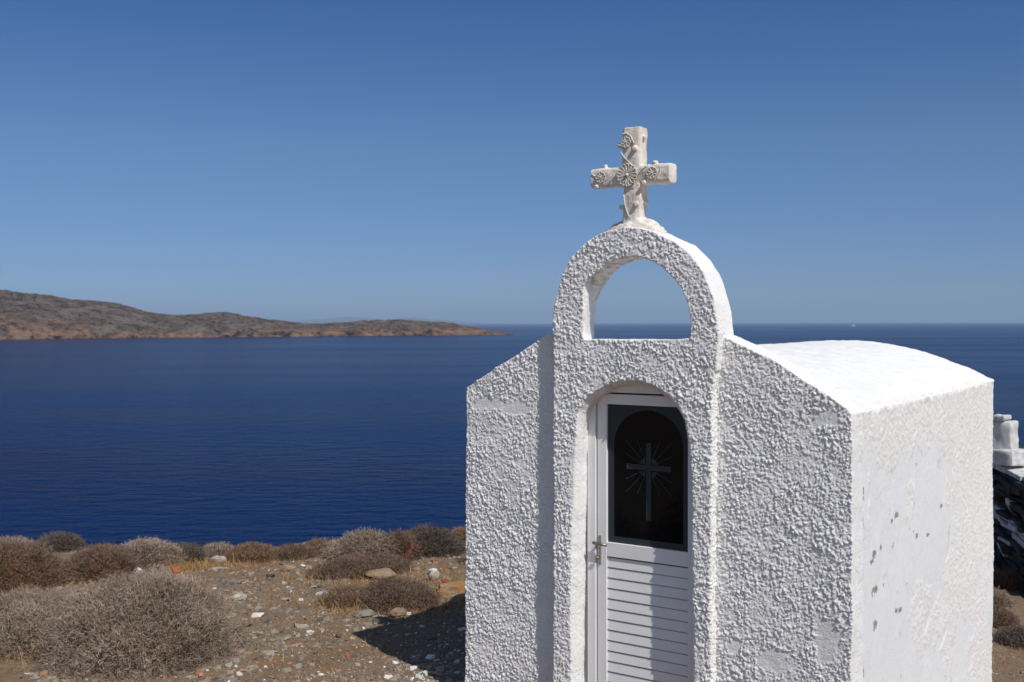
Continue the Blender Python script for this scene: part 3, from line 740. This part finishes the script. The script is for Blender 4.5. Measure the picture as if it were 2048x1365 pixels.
# ------------------------------------------------------------------ shrubs
def shrub_mesh(name, seed, rx, ry, h, n, seg, width, pal, spread=1.0, depth=.45):
    """a dome of forked dry twigs: every twig is a chain of narrow blades"""
    rng = np.random.default_rng(seed)
    u = rng.uniform(-.12, 1, n); th = rng.uniform(0, 2 * math.pi, n); s = np.sqrt(1 - np.clip(u, 0, 1) ** 2)
    D = np.stack([s * np.cos(th), s * np.sin(th), u], -1)
    lump = 1 + .16 * fbm(D + seed * 3.1, 1.6, 2, seed) + .12 * fbm(D + seed, 4.5, 2, seed + 3) + .05 * fbm(D, 11, 2, seed + 5)
    R = np.array([rx, ry, h])
    base = D * R * (lump * rng.uniform(.55, .93, n) ** depth)[:, None]
    A = []; B = []; G = []; Lv = []
    def grow(P, d, L, lev, par):
        d = d / (np.linalg.norm(d, axis=1, keepdims=True) + 1e-9)
        E = P + d * L[:, None]; A.append(P); B.append(E); G.append(par); Lv.append(np.full(len(P), lev))
        return E, d
    par = rng.uniform(0, 1, n)
    rad = D / R; rad /= np.linalg.norm(rad, axis=1, keepdims=True)
    d = rad + rng.normal(0, .35, (n, 3)); L = seg * rng.uniform(.7, 1.4, n)
    E, d = grow(base, d, L, 0, par)
    for lev in (1, 2):
        E2 = []; d2 = []; p2 = []
        for k in range(2):
            dd = d + rng.normal(0, .62, d.shape) * spread; e, dn = grow(E, dd, seg * (.85 if lev == 1 else .6) * rng.uniform(.6, 1.3, len(E)), lev, par)
            E2.append(e); d2.append(dn); p2.append(par)
        E = np.concatenate(E2); d = np.concatenate(d2); par = np.concatenate(p2)
    # twigs that cross over the surface
    A = np.concatenate(A); B = np.concatenate(B); G = np.concatenate(G); Lv = np.concatenate(Lv)
    m = len(A); T = B - A; W = np.cross(T, rng.normal(size=(m, 3))); W /= np.linalg.norm(W, axis=1, keepdims=True) + 1e-9
    w = width * (1 - .22 * Lv)[:, None] * .5
    V = np.stack([A - W * w, A + W * w, B + W * w * .7, B - W * w * .7], 1).reshape(-1, 3)
    V[:, 2] = np.maximum(V[:, 2], -.04)
    F = np.arange(4 * m).reshape(-1, 4)
    tone = fbm(A / np.array([rx, ry, h]) * 2 + seed, 1.2, 3, seed + 9) * .5 + .5
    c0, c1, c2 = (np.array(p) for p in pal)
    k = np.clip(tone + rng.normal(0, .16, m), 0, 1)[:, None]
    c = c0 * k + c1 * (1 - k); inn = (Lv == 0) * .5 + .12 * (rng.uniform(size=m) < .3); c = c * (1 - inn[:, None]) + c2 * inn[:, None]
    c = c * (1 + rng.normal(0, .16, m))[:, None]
    # dense woody heart
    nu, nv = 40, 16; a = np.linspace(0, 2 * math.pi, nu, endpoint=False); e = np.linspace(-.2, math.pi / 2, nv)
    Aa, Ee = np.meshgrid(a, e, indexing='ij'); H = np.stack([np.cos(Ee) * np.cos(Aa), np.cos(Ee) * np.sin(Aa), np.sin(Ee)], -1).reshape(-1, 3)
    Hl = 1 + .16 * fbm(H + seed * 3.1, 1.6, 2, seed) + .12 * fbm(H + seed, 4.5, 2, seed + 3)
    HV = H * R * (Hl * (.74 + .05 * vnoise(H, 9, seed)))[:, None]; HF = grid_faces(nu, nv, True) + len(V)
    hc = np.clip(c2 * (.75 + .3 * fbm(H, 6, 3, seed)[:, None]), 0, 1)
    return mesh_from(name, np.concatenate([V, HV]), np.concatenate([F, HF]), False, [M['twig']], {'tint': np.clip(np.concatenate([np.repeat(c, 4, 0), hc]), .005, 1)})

GREY = ((.50, .405, .325), (.175, .125, .088), (.12, .072, .042))
BROWN = ((.28, .195, .148), (.11, .075, .054), (.13, .060, .025))
RUST = ((.34, .225, .155), (.15, .095, .060), (.16, .08, .035))
DARK = ((.20, .165, .142), (.080, .064, .052), (.06, .042, .030))
SH = [  # x, y, rx, ry, h, twigs, palette, label
 (-3.34, 9.7, 0.88, 0.87, 0.68, 16000, GREY, 'largest grey spiny dome shrub, filling the bottom left foreground'),
 (-4.62, 10.25, 0.81, 0.74, 0.44, 10500, GREY, 'low grey spiny shrub at the left edge, behind the largest dome'),
 (-5.95, 12.75, 0.70, 0.55, 0.48, 6000, BROWN, 'brown rounded shrub cut off by the left edge'),
 (-5.05, 13.15, 0.49, 0.46, 0.34, 4200, BROWN, 'dark rusty brown shrub between the left edge one and the pale grey one'),
 (-6.3, 14.9, 0.29, 0.31, 0.22, 1800, DARK, 'small blackish shrub poking up against the sea at the far left'),
 (-6.95, 14.6, 0.52, 0.37, 0.18, 2200, GREY, 'grey flat shrub on the brink behind the brown one at the left edge'),
 (-4.72, 13.85, 0.45, 0.42, 0.31, 4200, GREY, 'pale grey shrub with straw at its foot, left of the white stone'),
 (-4.36, 14.25, 0.33, 0.33, 0.23, 2800, DARK, 'dark grey shrub just right of the pale grey one on the brink'),
 (-3.98, 14.45, 0.25, 0.28, 0.15, 2200, GREY, 'small grey shrub above the flat pale slab'),
 (-3.45, 14.3, 0.35, 0.33, 0.15, 2800, RUST, 'sandy brown shrub right of the flat pale slab'),
 (-2.93, 14.35, 0.27, 0.28, 0.12, 2200, BROWN, 'small brown shrub midway along the brink'),
 (-2.62, 14.75, 0.29, 0.28, 0.12, 1900, RUST, 'low rusty shrub against the sea left of the tall grey mound'),
 (-1.98, 14.25, 0.52, 0.46, 0.35, 5200, GREY, 'tall grey mound shrub standing highest on the brink'),
 (-1.12, 14.75, 0.49, 0.46, 0.32, 4600, DARK, 'dark grey dome shrub behind the red brick fragment'),
 (-1.55, 14.35, 0.31, 0.33, 0.32, 2800, BROWN, 'brown shrub squeezed between the tall grey mound and the dark dome'),
 (-1.9, 13.35, 0.70, 0.41, 0.15, 5600, BROWN, 'long low brown shrub sprawling in front of the tall grey mound'),
 (-0.62, 15.55, 0.37, 0.33, 0.18, 2400, RUST, 'rusty shrub on the brink touching the chapel corner'),
 (-1.26, 11.62, 0.42, 0.39, 0.24, 4200, BROWN, 'sparse brown shrub beside the white tile'),
 (-1.78, 11.72, 0.31, 0.28, 0.14, 2200, RUST, 'low straw-coloured shrub right of the white tile'),
 (7.95, 17.0, 0.37, 0.37, 0.22, 2400, BROWN, 'brown shrub at the foot of the dry stone wall'),
 (7.1, 15.9, 0.29, 0.28, 0.18, 2000, GREY, 'grey shrub peeping past the chapel side wall, upper one'),
 (6.62, 14.75, 0.31, 0.31, 0.18, 2000, BROWN, 'brown shrub peeping past the chapel side wall, middle one'),
 (6.62, 13.75, 0.41, 0.37, 0.12, 2400, DARK, 'dark low shrub right of the chapel, nearest the camera'),
 (8.6, 16.2, 0.43, 0.46, 0.32, 2000, GREY, 'grey shrub right of the wall foot'),
]
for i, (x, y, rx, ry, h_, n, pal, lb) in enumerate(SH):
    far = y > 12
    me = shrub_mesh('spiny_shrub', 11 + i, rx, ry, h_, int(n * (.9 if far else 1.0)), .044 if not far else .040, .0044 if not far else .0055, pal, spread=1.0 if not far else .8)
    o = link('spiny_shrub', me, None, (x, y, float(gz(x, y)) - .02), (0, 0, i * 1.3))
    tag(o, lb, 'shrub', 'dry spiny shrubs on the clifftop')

def scrub_beyond():
    # the same scrub carries on along the cliff on both sides, as one mass
    rng = np.random.default_rng(77); me = shrub_mesh('tmp', 5, .5, .45, .38, 500, .06, .011, BROWN)
    V = np.empty(len(me.vertices) * 3, np.float32); me.vertices.foreach_get('co', V); V = V.reshape(-1, 3).astype(float)
    F = np.empty(len(me.loops), np.int32); me.loops.foreach_get('vertex_index', F); F = F.reshape(-1, 4)
    C = np.empty(len(me.vertices) * 4, np.float32); me.attributes['tint'].data.foreach_get('color', C); C = C.reshape(-1, 4)[:, :3]; bpy.data.meshes.remove(me)
    VV = []; FF = []; CC = []; k = 0
    pos = [(-.5 * yy - 1.0 - rng.uniform(0, 1) ** 1.5 * 16, yy) for yy in rng.uniform(4, 15.5, 60)] + [(rng.uniform(11.5, 24), rng.uniform(6, 19)) for _ in range(30)] + [(rng.uniform(-9, 9), rng.uniform(-14, -3)) for _ in range(16)]
    for x, y in pos:
        s = rng.uniform(.7, 1.7); a = rng.uniform(0, 6.28); c, n = math.cos(a), math.sin(a); P = V * s * np.array([1, 1, rng.uniform(.7, 1.1)])
        VV.append(np.stack([P[:, 0] * c - P[:, 1] * n + x, P[:, 0] * n + P[:, 1] * c + y, P[:, 2] + float(gz(x, y)) - .03], -1)); FF.append(F + k); k += len(V); CC.append(C * rng.uniform(.75, 1.3))
    o = link('coastal_scrub', mesh_from('coastal_scrub', np.concatenate(VV), np.concatenate(FF), False, [M['twig']], {'tint': np.concatenate(CC)})); tag(o, 'dry scrub carrying on along the cliff', 'scrub', kind='stuff')
scrub_beyond()

# ------------------------------------------------------------------ stones and litter
def slab_mesh(name, seed, l, w, t, pal, angular=.25, layers=2, sub=2):
    rng = random.Random(seed); bm = bmesh.new(); n = rng.randint(6, 9)
    ang = sorted(rng.uniform(0, 2 * math.pi) * .25 + 2 * math.pi * k / n for k in range(n))
    rad = [rng.uniform(1 - angular, 1) for _ in ang]
    z0 = -t * .35
    for ly in range(layers):
        hgt = t / layers; sc = 1 - .12 * ly + rng.uniform(-.05, .05); ox, oy = rng.uniform(-.05, .05) * l, rng.uniform(-.05, .05) * w
        lo = [bm.verts.new((ox + l / 2 * r * sc * math.cos(a), oy + w / 2 * r * sc * math.sin(a), z0 + ly * hgt * .98)) for a, r in zip(ang, rad)]
        hi_ = [bm.verts.new((v.co.x * .93, v.co.y * .93, v.co.z + hgt * rng.uniform(.85, 1.1))) for v in lo]
        for i in range(n): bm.faces.new((lo[i], lo[(i + 1) % n], hi_[(i + 1) % n], hi_[i]))
        bm.faces.new(lo[::-1]); bm.faces.new(hi_)
    bmesh.ops.triangulate(bm, faces=[f for f in bm.faces if len(f.verts) > 4])
    bmesh.ops.subdivide_edges(bm, edges=bm.edges, cuts=sub, use_grid_fill=True)
    bmesh.ops.triangulate(bm, faces=bm.faces)
    if l > .4: bmesh.ops.subdivide_edges(bm, edges=bm.edges, cuts=1); bmesh.ops.triangulate(bm, faces=bm.faces)
    me = bm_mesh(bm, name, [M['tint']]); nv = len(me.vertices); V = np.empty(nv * 3, np.float32); me.vertices.foreach_get('co', V); V = V.reshape(-1, 3).astype(float)
    s = 1 / max(l, .05); V += (.035 if l < .4 else .075) * l * np.stack([fbm(V, 4 * s, 3, seed + q) for q in range(3)], -1) * np.array([1, 1, .5])
    me.vertices.foreach_set('co', V.astype(np.float32).ravel())
    c0, c1 = np.array(pal[0]), np.array(pal[1]); k = np.clip(fbm(V, 5 * s, 3, seed) * 1.4 + .5, 0, 1)[:, None]
    c = np.ones((nv, 4), np.float32); c[:, :3] = c0 * k + c1 * (1 - k)
    a = me.attributes.new('tint', 'FLOAT_COLOR', 'POINT'); a.data.foreach_set('color', c.ravel()); me.update()
    return me
SCH = ((.26, .25, .21), (.13, .125, .11)); PALE = ((.55, .51, .44), (.34, .31, .26)); WHITE = ((.80, .80, .79), (.62, .61, .60)); TERRA = ((.42, .13, .055), (.30, .10, .05))
OCH = ((.40, .20, .07), (.36, .28, .205)); TAN = ((.36, .25, .17), (.22, .16, .11)); DK = ((.10, .10, .095), (.05, .05, .048)); WASH = ((.80, .79, .77), (.30, .25, .20))
def rock_mesh(name, seed, l, w, t, pal):
    bm = bmesh.new(); bmesh.ops.create_icosphere(bm, subdivisions=4, radius=1); me = bm_mesh(bm, name, [M['tint']]); nv = len(me.vertices)
    V = np.empty(nv * 3, np.float32); me.vertices.foreach_get('co', V); V = V.reshape(-1, 3).astype(float); rng = np.random.default_rng(seed)
    for k in range(9):                                  # a few flat breaks
        d = rng.normal(size=3); d /= np.linalg.norm(d); c = rng.uniform(.62, .9); e = V @ d - c; V -= np.clip(e, 0, None)[:, None] * d
    V *= (1 + .16 * fbm(V + seed, 1.3, 3, seed) + .05 * fbm(V, 6, 3, seed))[:, None]
    cl = np.clip(fbm(V, 1.6, 3, seed + 1) * 1.4 + .5, 0, 1)[:, None]; c = np.ones((nv, 4), np.float32); c[:, :3] = np.array(pal[0]) * cl + np.array(pal[1]) * (1 - cl)
    V *= np.array([l / 1.7, w / 1.7, t / 1.3]); V[:, 2] += t * .25
    me.vertices.foreach_set('co', V.astype(np.float32).ravel()); a = me.attributes.new('tint', 'FLOAT_COLOR', 'POINT'); a.data.foreach_set('color', c.ravel()); me.update()
    return me
ST = [  # x, y, length, width, thickness, rotation, palette, angularity, name, category, label
 (-3.87, 14.06, .26, .16, .075, .2, PALE, .2, 'flat_stone', 'stone', 'flat pale slab at the foot of the sandy brown shrub'),
 (-2.10, 12.10, .27, .15, .022, .35, WHITE, .12, 'broken_tile', 'tile', 'broken flat white tile lying on the soil'),
 (-4.62, 13.18, .13, .10, .08, .8, WHITE, .25, 'stone', 'stone', 'bright white stone above the largest dome shrub'),
 (-4.17, 13.26, .12, .09, .06, .3, TERRA, .35, 'terracotta_shard', 'shard', 'terracotta shard sticking up right of the bright white stone'),
 (-4.02, 13.02, .20, .07, .02, .1, TERRA, .35, 'terracotta_shard', 'shard', 'long terracotta shard lying just below the upright one'),
 (-3.90, 12.86, .11, .07, .02, 1.1, TERRA, .3, 'terracotta_shard', 'shard', 'small terracotta shard at the lower right of the shard cluster'),
 (-1.03, 14.02, .10, .07, .02, .5, TERRA, .3, 'terracotta_shard', 'shard', 'terracotta shard on open soil right of the dark dome shrub'),
 (-.80, 12.74, .13, .08, .03, .5, TERRA, .3, 'terracotta_shard', 'shard', 'terracotta shard above the ochre rock by the chapel'),
 (-1.60, 13.0, .34, .24, .12, .1, TAN, .12, 'boulder', 'boulder', 'rounded tan boulder behind the sparse brown shrub'),
 (-.66, 12.22, .62, .34, .12, -.05, OCH, .22, 'flat_rock', 'rock', 'flat ochre rock left of the chapel, upper one'),
 (-.50, 11.72, .70, .30, .11, -.12, OCH, .22, 'flat_rock', 'rock', 'layered ochre rock at the edge of the chapel shadow, lower one'),
 (-3.03, 11.86, .17, .10, .055, .4, PALE, .2, 'flat_stone', 'stone', 'rounded beige stone on open soil right of the largest dome shrub'),
 (-2.80, 13.42, .16, .12, .08, .4, TAN, .25, 'stone', 'stone', 'tan lump left of the long low brown shrub'),
 (-.95, 12.98, .12, .09, .09, .4, PALE, .45, 'stone', 'stone', 'pointed yellowish stone behind the ochre rocks'),
 (-1.00, 13.36, .12, .06, .03, .1, WHITE, .3, 'stone', 'stone', 'white flat stone between dark dome shrub and ochre rocks'),
 (-1.38, 10.86, .30, .15, .035, .1, SCH, .3, 'flat_stone', 'stone', 'grey slab just above the chapel shadow tip'),
 (-2.10, 10.62, .17, .10, .03, .3, PALE, .3, 'flat_stone', 'stone', 'pale slab alone on the soil below the white tile'),
 (-1.52, 11.10, .22, .14, .05, .5, SCH, .3, 'flat_stone', 'stone', 'grey-green slab at the foot of the straw-coloured shrub'),
 (-1.20, 11.12, .17, .10, .07, .2, TAN, .3, 'stone', 'stone', 'rusty tan stone in front of the sparse brown shrub'),
 (-2.24, 11.24, .24, .08, .03, .1, SCH, .3, 'flat_stone', 'stone', 'narrow dark slab below the white tile'),
 (-3.70, 13.54, .30, .10, .02, .0, PALE, .3, 'flat_stone', 'stone', 'thin pale slab below the flat pale slab'),
 (-2.72, 11.62, .20, .12, .04, .7, TAN, .3, 'flat_stone', 'stone', 'tan slab left of the white tile'),
 (-3.78, 12.50, .18, .12, .05, .7, SCH, .3, 'flat_stone', 'stone', 'grey slab below the terracotta shards'),
 (-3.30, 12.60, .22, .13, .05, .2, SCH, .3, 'flat_stone', 'stone', 'grey slab on open soil midway between shards and tile'),
 (-2.55, 12.85, .14, .08, .03, .4, PALE, .3, 'flat_stone', 'stone', 'pale slab left of the long low brown shrub'),
 (-3.40, 11.55, .10, .06, .04, .4, DK, .4, 'stone', 'stone', 'small dark stone right of the largest dome shrub'),
 (-2.95, 12.98, .12, .08, .05, .4, DK, .4, 'stone', 'stone', 'small dark stone below the tan lump'),
 (-.66, 14.05, .13, .06, .03, .2, DK, .4, 'stone', 'stone', 'small dark stone near the chapel corner'),
]
for i, (x, y, l, w, t_, rz, pal, an, nm, cat, lb) in enumerate(ST):
    me = rock_mesh(nm, 100 + i, l, w, t_, pal) if nm in ('stone', 'boulder') or (t_ > .04 and nm != 'flat_rock') else slab_mesh(nm, 100 + i, l, w, t_, pal, an, 1 if t_ < .03 else 3, 3)
    o = link(nm, me, None, (x, y, float(gz(x, y)) + .02), (.04, -.05, rz)); tag(o, lb, cat, 'loose stones on the ground' if cat == 'stone' else 'terracotta shards' if cat == 'shard' else None)
# upright broken brick by the dark dome shrub
bm = bmesh.new()
for c, s, r in (((0, 0, .05), (.055, .05, .14), .15), ((.03, .0, .14), (.06, .045, .07), -.3), ((-.045, -.01, .01), (.05, .05, .06), .5), ((.055, 0, .02), (.03, .04, .10), .1)):
    add_box(bm, c, s, .008, Matrix.Rotation(r, 4, 'Y'))
bmesh.ops.subdivide_edges(bm, edges=bm.edges, cuts=1, use_grid_fill=True)
me = bm_mesh(bm, 'brick_fragment', [m_simple('red_brick', (.50, .10, .045), .9, .1, 0, .4, 30, .6)])
o = link('brick_fragment', me, None, (-1.38, 14.22, float(gz(-1.38, 14.22)) + .03), (0, .1, .3)); tag(o, 'bright red broken hollow brick standing against the dark dome shrub', 'brick')

def gravel():
    rng = np.random.default_rng(5); n1 = 13500
    ang = rng.uniform(-.46, .00, n1); d = 8.3 + 7.2 * rng.uniform(0, 1, n1) ** 1.25
    X = d * ang; Y = d
    n2 = 12000; X = np.concatenate([X, rng.uniform(5.0, 8.6, 3000), rng.uniform(-13, -5, 4500), rng.uniform(-.5, 14, 4500)]); Y = np.concatenate([Y, rng.uniform(10.5, 17, 3000), rng.uniform(5, 15, 4500), rng.uniform(2, 16, 4500)])
    # whitewash crumbs fallen round the chapel
    n3 = 2600; a = rng.uniform(2.6, 4.6, n3); dd = rng.uniform(-1.2, 3.0, n3); a = 3.06 + np.abs(rng.normal(0, .75, n3))
    X = np.concatenate([X, 2.168 - Rx * a - Nx * dd]); Y = np.concatenate([Y, 6.86 - Ry * a - Ny * dd]); n = len(X)
    big = rng.uniform(size=n) ** 9; s = .006 + .010 * rng.uniform(size=n) ** 2 + .042 * big
    cl = vnoise(np.stack([X, Y, 0 * X], -1), 1.3, 6); s *= 1 + .35 * cl
    S = np.stack([s * rng.uniform(.7, 1.5, n), s * rng.uniform(.6, 1.1, n), s * rng.uniform(.15, .5, n)], -1)
    k = 7; base = np.array([(math.cos(t), math.sin(t)) for t in np.linspace(0, 2 * math.pi, k, endpoint=False)])
    rr = rng.uniform(.6, 1, (n, k)); top = np.concatenate([base, np.full((k, 1), .6)], 1); rot = rng.uniform(0, 6.28, n)
    P = np.empty((n, k + 1 + k, 3))
    for j in range(k):
        bx, by = base[j, 0] * rr[:, j], base[j, 1] * rr[:, j]
        P[:, j] = np.stack([bx, by, np.full(n, -.6)], -1) * S; P[:, k + j] = np.stack([bx * .82, by * .82, rng.uniform(.5, 1, n)], -1) * S
    P[:, 2 * k] = np.stack([0 * rot, 0 * rot, np.full(n, .95)], -1) * S
    tilt = rng.normal(0, .22, (n, 2)); P[:, :, 2] += P[:, :, 0] * tilt[:, :1] + P[:, :, 1] * tilt[:, 1:]
    c, s_ = np.cos(rot)[:, None], np.sin(rot)[:, None]; x = P[:, :, 0] * c - P[:, :, 1] * s_; y = P[:, :, 0] * s_ + P[:, :, 1] * c
    P[:, :, 0] = x + X[:, None]; P[:, :, 1] = y + Y[:, None]
    G = np.stack([X, Y, 0 * X], -1); zg = gz(X, Y) + .045 * fbm(G, .8, 3, 3) + .020 * fbm(G, 4.5, 3, 9) + .004
    P[:, :, 2] += zg[:, None]
    q = np.array([[j, (j + 1) % k, k + (j + 1) % k, k + j] for j in range(k)]); tr = np.array([[k + j, k + (j + 1) % k, 2 * k] for j in range(k)])
    off = (np.arange(n) * (2 * k + 1))[:, None, None]
    cols = np.array([(.20, .18, .15), (.13, .125, .11), (.27, .235, .19), (.34, .27, .20), (.24, .16, .10), (.68, .66, .62), (.34, .12, .055), (.20, .20, .19)])
    ci = rng.choice(8, n, p=[.14, .10, .22, .24, .22, .022, .015, .043]); ci[n1 + n2:] = rng.choice([5, 2, 2, 3], n3)
    near = (np.abs(X + 1.1) < .9) & (np.abs(Y - 10.4) < 1.6) & (rng.uniform(size=n) < .04); ci[near] = 5
    C = cols[ci] * (1 + rng.normal(0, .15, n))[:, None]
    C = np.repeat(np.clip(C, .02, .8), 2 * k + 1, 0)
    me = mesh_from('gravel', P.reshape(-1, 3), [(q[None] + off).reshape(-1, 4), (tr[None] + off).reshape(-1, 3)], False, [M['gravel']], {'tint': C})
    o = link('gravel', me); tag(o, 'slate chips and crumbs of whitewash scattered over the soil', 'gravel', kind='stuff')
gravel()

def straw():
    rng = np.random.default_rng(8); P0 = []
    for x, y, sx, sy, n in ((-4.35, 13.55, .38, .14, 1500), (-3.95, 13.75, .3, .12, 700), (-5.0, 12.75, .5, .12, 600), (-1.75, 12.75, .75, .16, 1500), (-1.45, 11.45, .55, .22, 2200), (-.85, 12.0, .35, .25, 800), (-2.2, 13.1, .5, .2, 500),
                            (-2.3, 11.9, .5, .25, 350), (-5.2, 11.0, .4, .3, 500), (-.7, 15.1, .4, .3, 400), (-3.4, 14.0, .5, .12, 500), (-4.4, 9.6, .3, .2, 500), (-2.0, 9.6, .4, .6, 350), (6.6, 13.5, .6, .8, 900), (-.95, 13.3, .4, .3, 300)):
        P0.append(np.stack([rng.normal(x, sx, n), rng.normal(y, sy, n)], -1))
    P = np.concatenate(P0); n = len(P); z = gz(P[:, 0], P[:, 1]); B = np.stack([P[:, 0], P[:, 1], z + .0], -1)
    up = rng.uniform(0, 1, n) ** 1.8; L = .03 + .13 * rng.uniform(size=n) ** 2 * (.3 + up)
    d = np.stack([rng.normal(size=n), rng.normal(size=n), .25 + 2.6 * up], -1); d /= np.linalg.norm(d, axis=1, keepdims=True)
    E1 = B + d * (L * .55)[:, None]; d2 = d + rng.normal(0, .3, (n, 3)); d2 /= np.linalg.norm(d2, axis=1, keepdims=True); E2 = E1 + d2 * (L * .5)[:, None]
    W = np.cross(d, rng.normal(size=(n, 3))); W /= np.linalg.norm(W, axis=1, keepdims=True); w = .0022
    V = np.stack([B - W * w, B + W * w, E1 + W * w, E1 - W * w, E2 + W * w * .4, E2 - W * w * .4], 1).reshape(-1, 3)
    o = np.arange(n)[:, None] * 6; F = np.concatenate([o + np.array([0, 1, 2, 3]), o + np.array([3, 2, 4, 5])])
    k = rng.uniform(size=n)[:, None]; C = np.array([.50, .33, .15]) * k + np.array([.26, .13, .05]) * (1 - k)
    ob = link('dry_grass', mesh_from('dry_grass', V, F, False, [M['twig']], {'tint': np.repeat(C, 6, 0)})); tag(ob, 'straw-coloured dry grass and litter round the shrub feet', 'grass', kind='stuff')
straw()

# ------------------------------------------------------------------ dry stone wall with whitewashed top, right of the chapel
def stone_wall():
    w = empty('dry_stone_wall', (8.3, 18.2, -1.5), 0, label='dark dry stone wall with whitewashed blocks on top, right of the chapel', cat='wall')
    rng = random.Random(6); A = Vector((-.35, -2.0, 0)); B = Vector((.75, 2.8, 0)); d = (B - A).normalized(); nrm = Vector((d.y, -d.x, 0))
    bm = bmesh.new(); wb = bmesh.new(); z = -.2; Lt = (B - A).length; ang = math.atan2(d.y, d.x)
    add_box(bm, ((A + B) / 2 + nrm * .50 + Vector((0, 0, .62))), (Lt - .25, .45, 1.75), 0, Matrix.Rotation(ang, 4, 'Z'))
    while z < 1.62:
        hh = rng.uniform(.04, .11); s = 0
        while s < Lt:
            l = rng.uniform(.30, 1.0); c = A + d * (s + l / 2) + nrm * rng.uniform(.02, .20); white = (rng.random() < (.22 if .35 < z < 1.3 else .06)) or z > 1.53 or (.66 < z < .78)
            add_box(wb if white else bm, (c.x, c.y, z + hh / 2), (l * .97, rng.uniform(.32, .5), hh * rng.uniform(.8, 1)), .012, Matrix.Rotation(ang + rng.uniform(-.12, .12), 4, 'Z') @ Matrix.Rotation(rng.uniform(-.05, .05), 4, 'Y'))
            c2 = A + d * (s + l / 2) + nrm * rng.uniform(.72, .84)
            add_box(bm, (c2.x, c2.y, z + hh / 2), (l * .97, rng.uniform(.28, .4), hh * rng.uniform(.8, 1)), .012, Matrix.Rotation(ang + rng.uniform(-.1, .1), 4, 'Z'))
            s += l
        for e in (A, B):
            c3 = e + nrm * rng.uniform(.38, .5); add_box(bm, (c3.x, c3.y, z + hh / 2), (rng.uniform(.25, .4), .62, hh * rng.uniform(.8, 1)), .012, Matrix.Rotation(ang + rng.uniform(-.15, .15), 4, 'Z'))
        z += hh
    for b, nm, mt in ((bm, 'stonework', m_simple('dark_schist', (.075, .07, .065), .9, .1, 0, .5, 14, .8)), (wb, 'whitewashed_stones', m_simple('whitewash_on_stone', (.70, .69, .67), .9, .1, 0, .35, 9, .8))):
        bmesh.ops.subdivide_edges(b, edges=b.edges, cuts=1, use_grid_fill=True)
        me = bm_mesh(b, nm, [mt]); V = np.empty(len(me.vertices) * 3, np.float32); me.vertices.foreach_get('co', V); V = V.reshape(-1, 3).astype(float)
        V += .022 * np.stack([fbm(V, 6, 3, q) for q in (1, 2, 3)], -1); me.vertices.foreach_set('co', V.astype(np.float32).ravel()); me.update()
        o = link(nm, me, w)
        if nm != 'stonework': o['label'] = 'stones streaked with whitewash'
    for c, s, r in (((.0, -.1, 2.32), (.34, .34, .52), .80), ((.06, -.12, 1.98), (.62, .5, .26), .62), ((.30, .35, 1.93), (.5, .6, .24), .5), ((-.08, -.14, 2.64), (.26, .24, .09), .7)):
        bm = bmesh.new(); add_box(bm, (0, 0, 0), s, .03)
        bmesh.ops.subdivide_edges(bm, edges=bm.edges, cuts=7, use_grid_fill=True)
        me = bm_mesh(bm, 'whitewashed_block', [M['block']], True); V = np.empty(len(me.vertices) * 3, np.float32); me.vertices.foreach_get('co', V); V = V.reshape(-1, 3).astype(float)
        V += .032 * np.stack([fbm(V + c[0], 6, 4, q, .6) for q in (1, 2, 3)], -1); me.vertices.foreach_set('co', V.astype(np.float32).ravel()); me.update()
        link('whitewashed_block', me, w, (c[0], c[1], c[2] - .12), (0, .04 * math.sin(c[0] * 9), r))
stone_wall()

# ------------------------------------------------------------------ boat
def boat():
    D = 6300.; b = empty('motor_boat', ((1707 - 1024) / 2150 * D, D, SEA), .25, label='tiny white motor boat far out on the water', cat='boat')
    wm = m_simple('boat_white', (.8, .8, .8), .4, .4); dm = m_simple('boat_window', (.03, .04, .05), .1, .5)
    bm = bmesh.new(); n = 12; rings = []
    for i in range(n + 1):
        u = i / n; hw = 2.7 * math.sqrt(max(0, 1 - max(0, (u - .45) / .56) ** 2.2)) + .02; zt = 2.3 + 1.1 * u ** 2; x = -11 + 23 * u
        rings.append([bm.verts.new(c) for c in ((x, -hw, zt), (x - .4 * u, -hw * .8, .5), (x - 1.5 * u, 0, -.6), (x - .4 * u, hw * .8, .5), (x, hw, zt))])
    for a, c in zip(rings, rings[1:]):
        for k in range(4): bm.faces.new((a[k], a[k + 1], c[k + 1], c[k]))
        bm.faces.new((a[4], a[0], c[0], c[4]))
    bm.faces.new(rings[0]); bm.faces.new(rings[-1][::-1])
    link('hull', bm_mesh(bm, 'hull', [wm]), b)
    bm = bmesh.new(); add_box(bm, (-1.5, 0, 3.8), (13, 4.4, 2.4), .3); add_box(bm, (-2.5, 0, 5.9), (8, 3.8, 1.9), .3); add_box(bm, (-4, 0, 7.4), (.5, 2.5, 1.4), .1); add_cyl(bm, (-4, 0, 8), (-4.6, 0, 10.5), .12)
    link('cabin', bm_mesh(bm, 'cabin', [wm]), b)
    bm = bmesh.new(); add_box(bm, (-1.5, 0, 4.1), (11, 4.46, .7), .02); link('cabin_window', bm_mesh(bm, 'cabin_window', [dm]), b)
boat()

# ------------------------------------------------------------------ haze
hz = NT('sea_haze'); t = hz.t; pv = t.nodes.new('ShaderNodeVolumePrincipled'); t.nodes.remove(hz.p)
pv.inputs['Color'].default_value = (.54, .74, 1.0, 1); pv.inputs['Density'].default_value = 5.5e-5; pv.inputs['Anisotropy'].default_value = .0
outn = [n for n in t.nodes if n.type == 'OUTPUT_MATERIAL'][0]; t.links.new(pv.outputs[0], outn.inputs['Volume'])
bm = bmesh.new(); add_box(bm, (0, 29000, (SEA - 6 + 330) / 2), (130000, 66000, 330 - SEA + 6)); o = link('haze', bm_mesh(bm, 'haze', [hz.m])); tag(o, 'thin sea haze', kind='stuff')
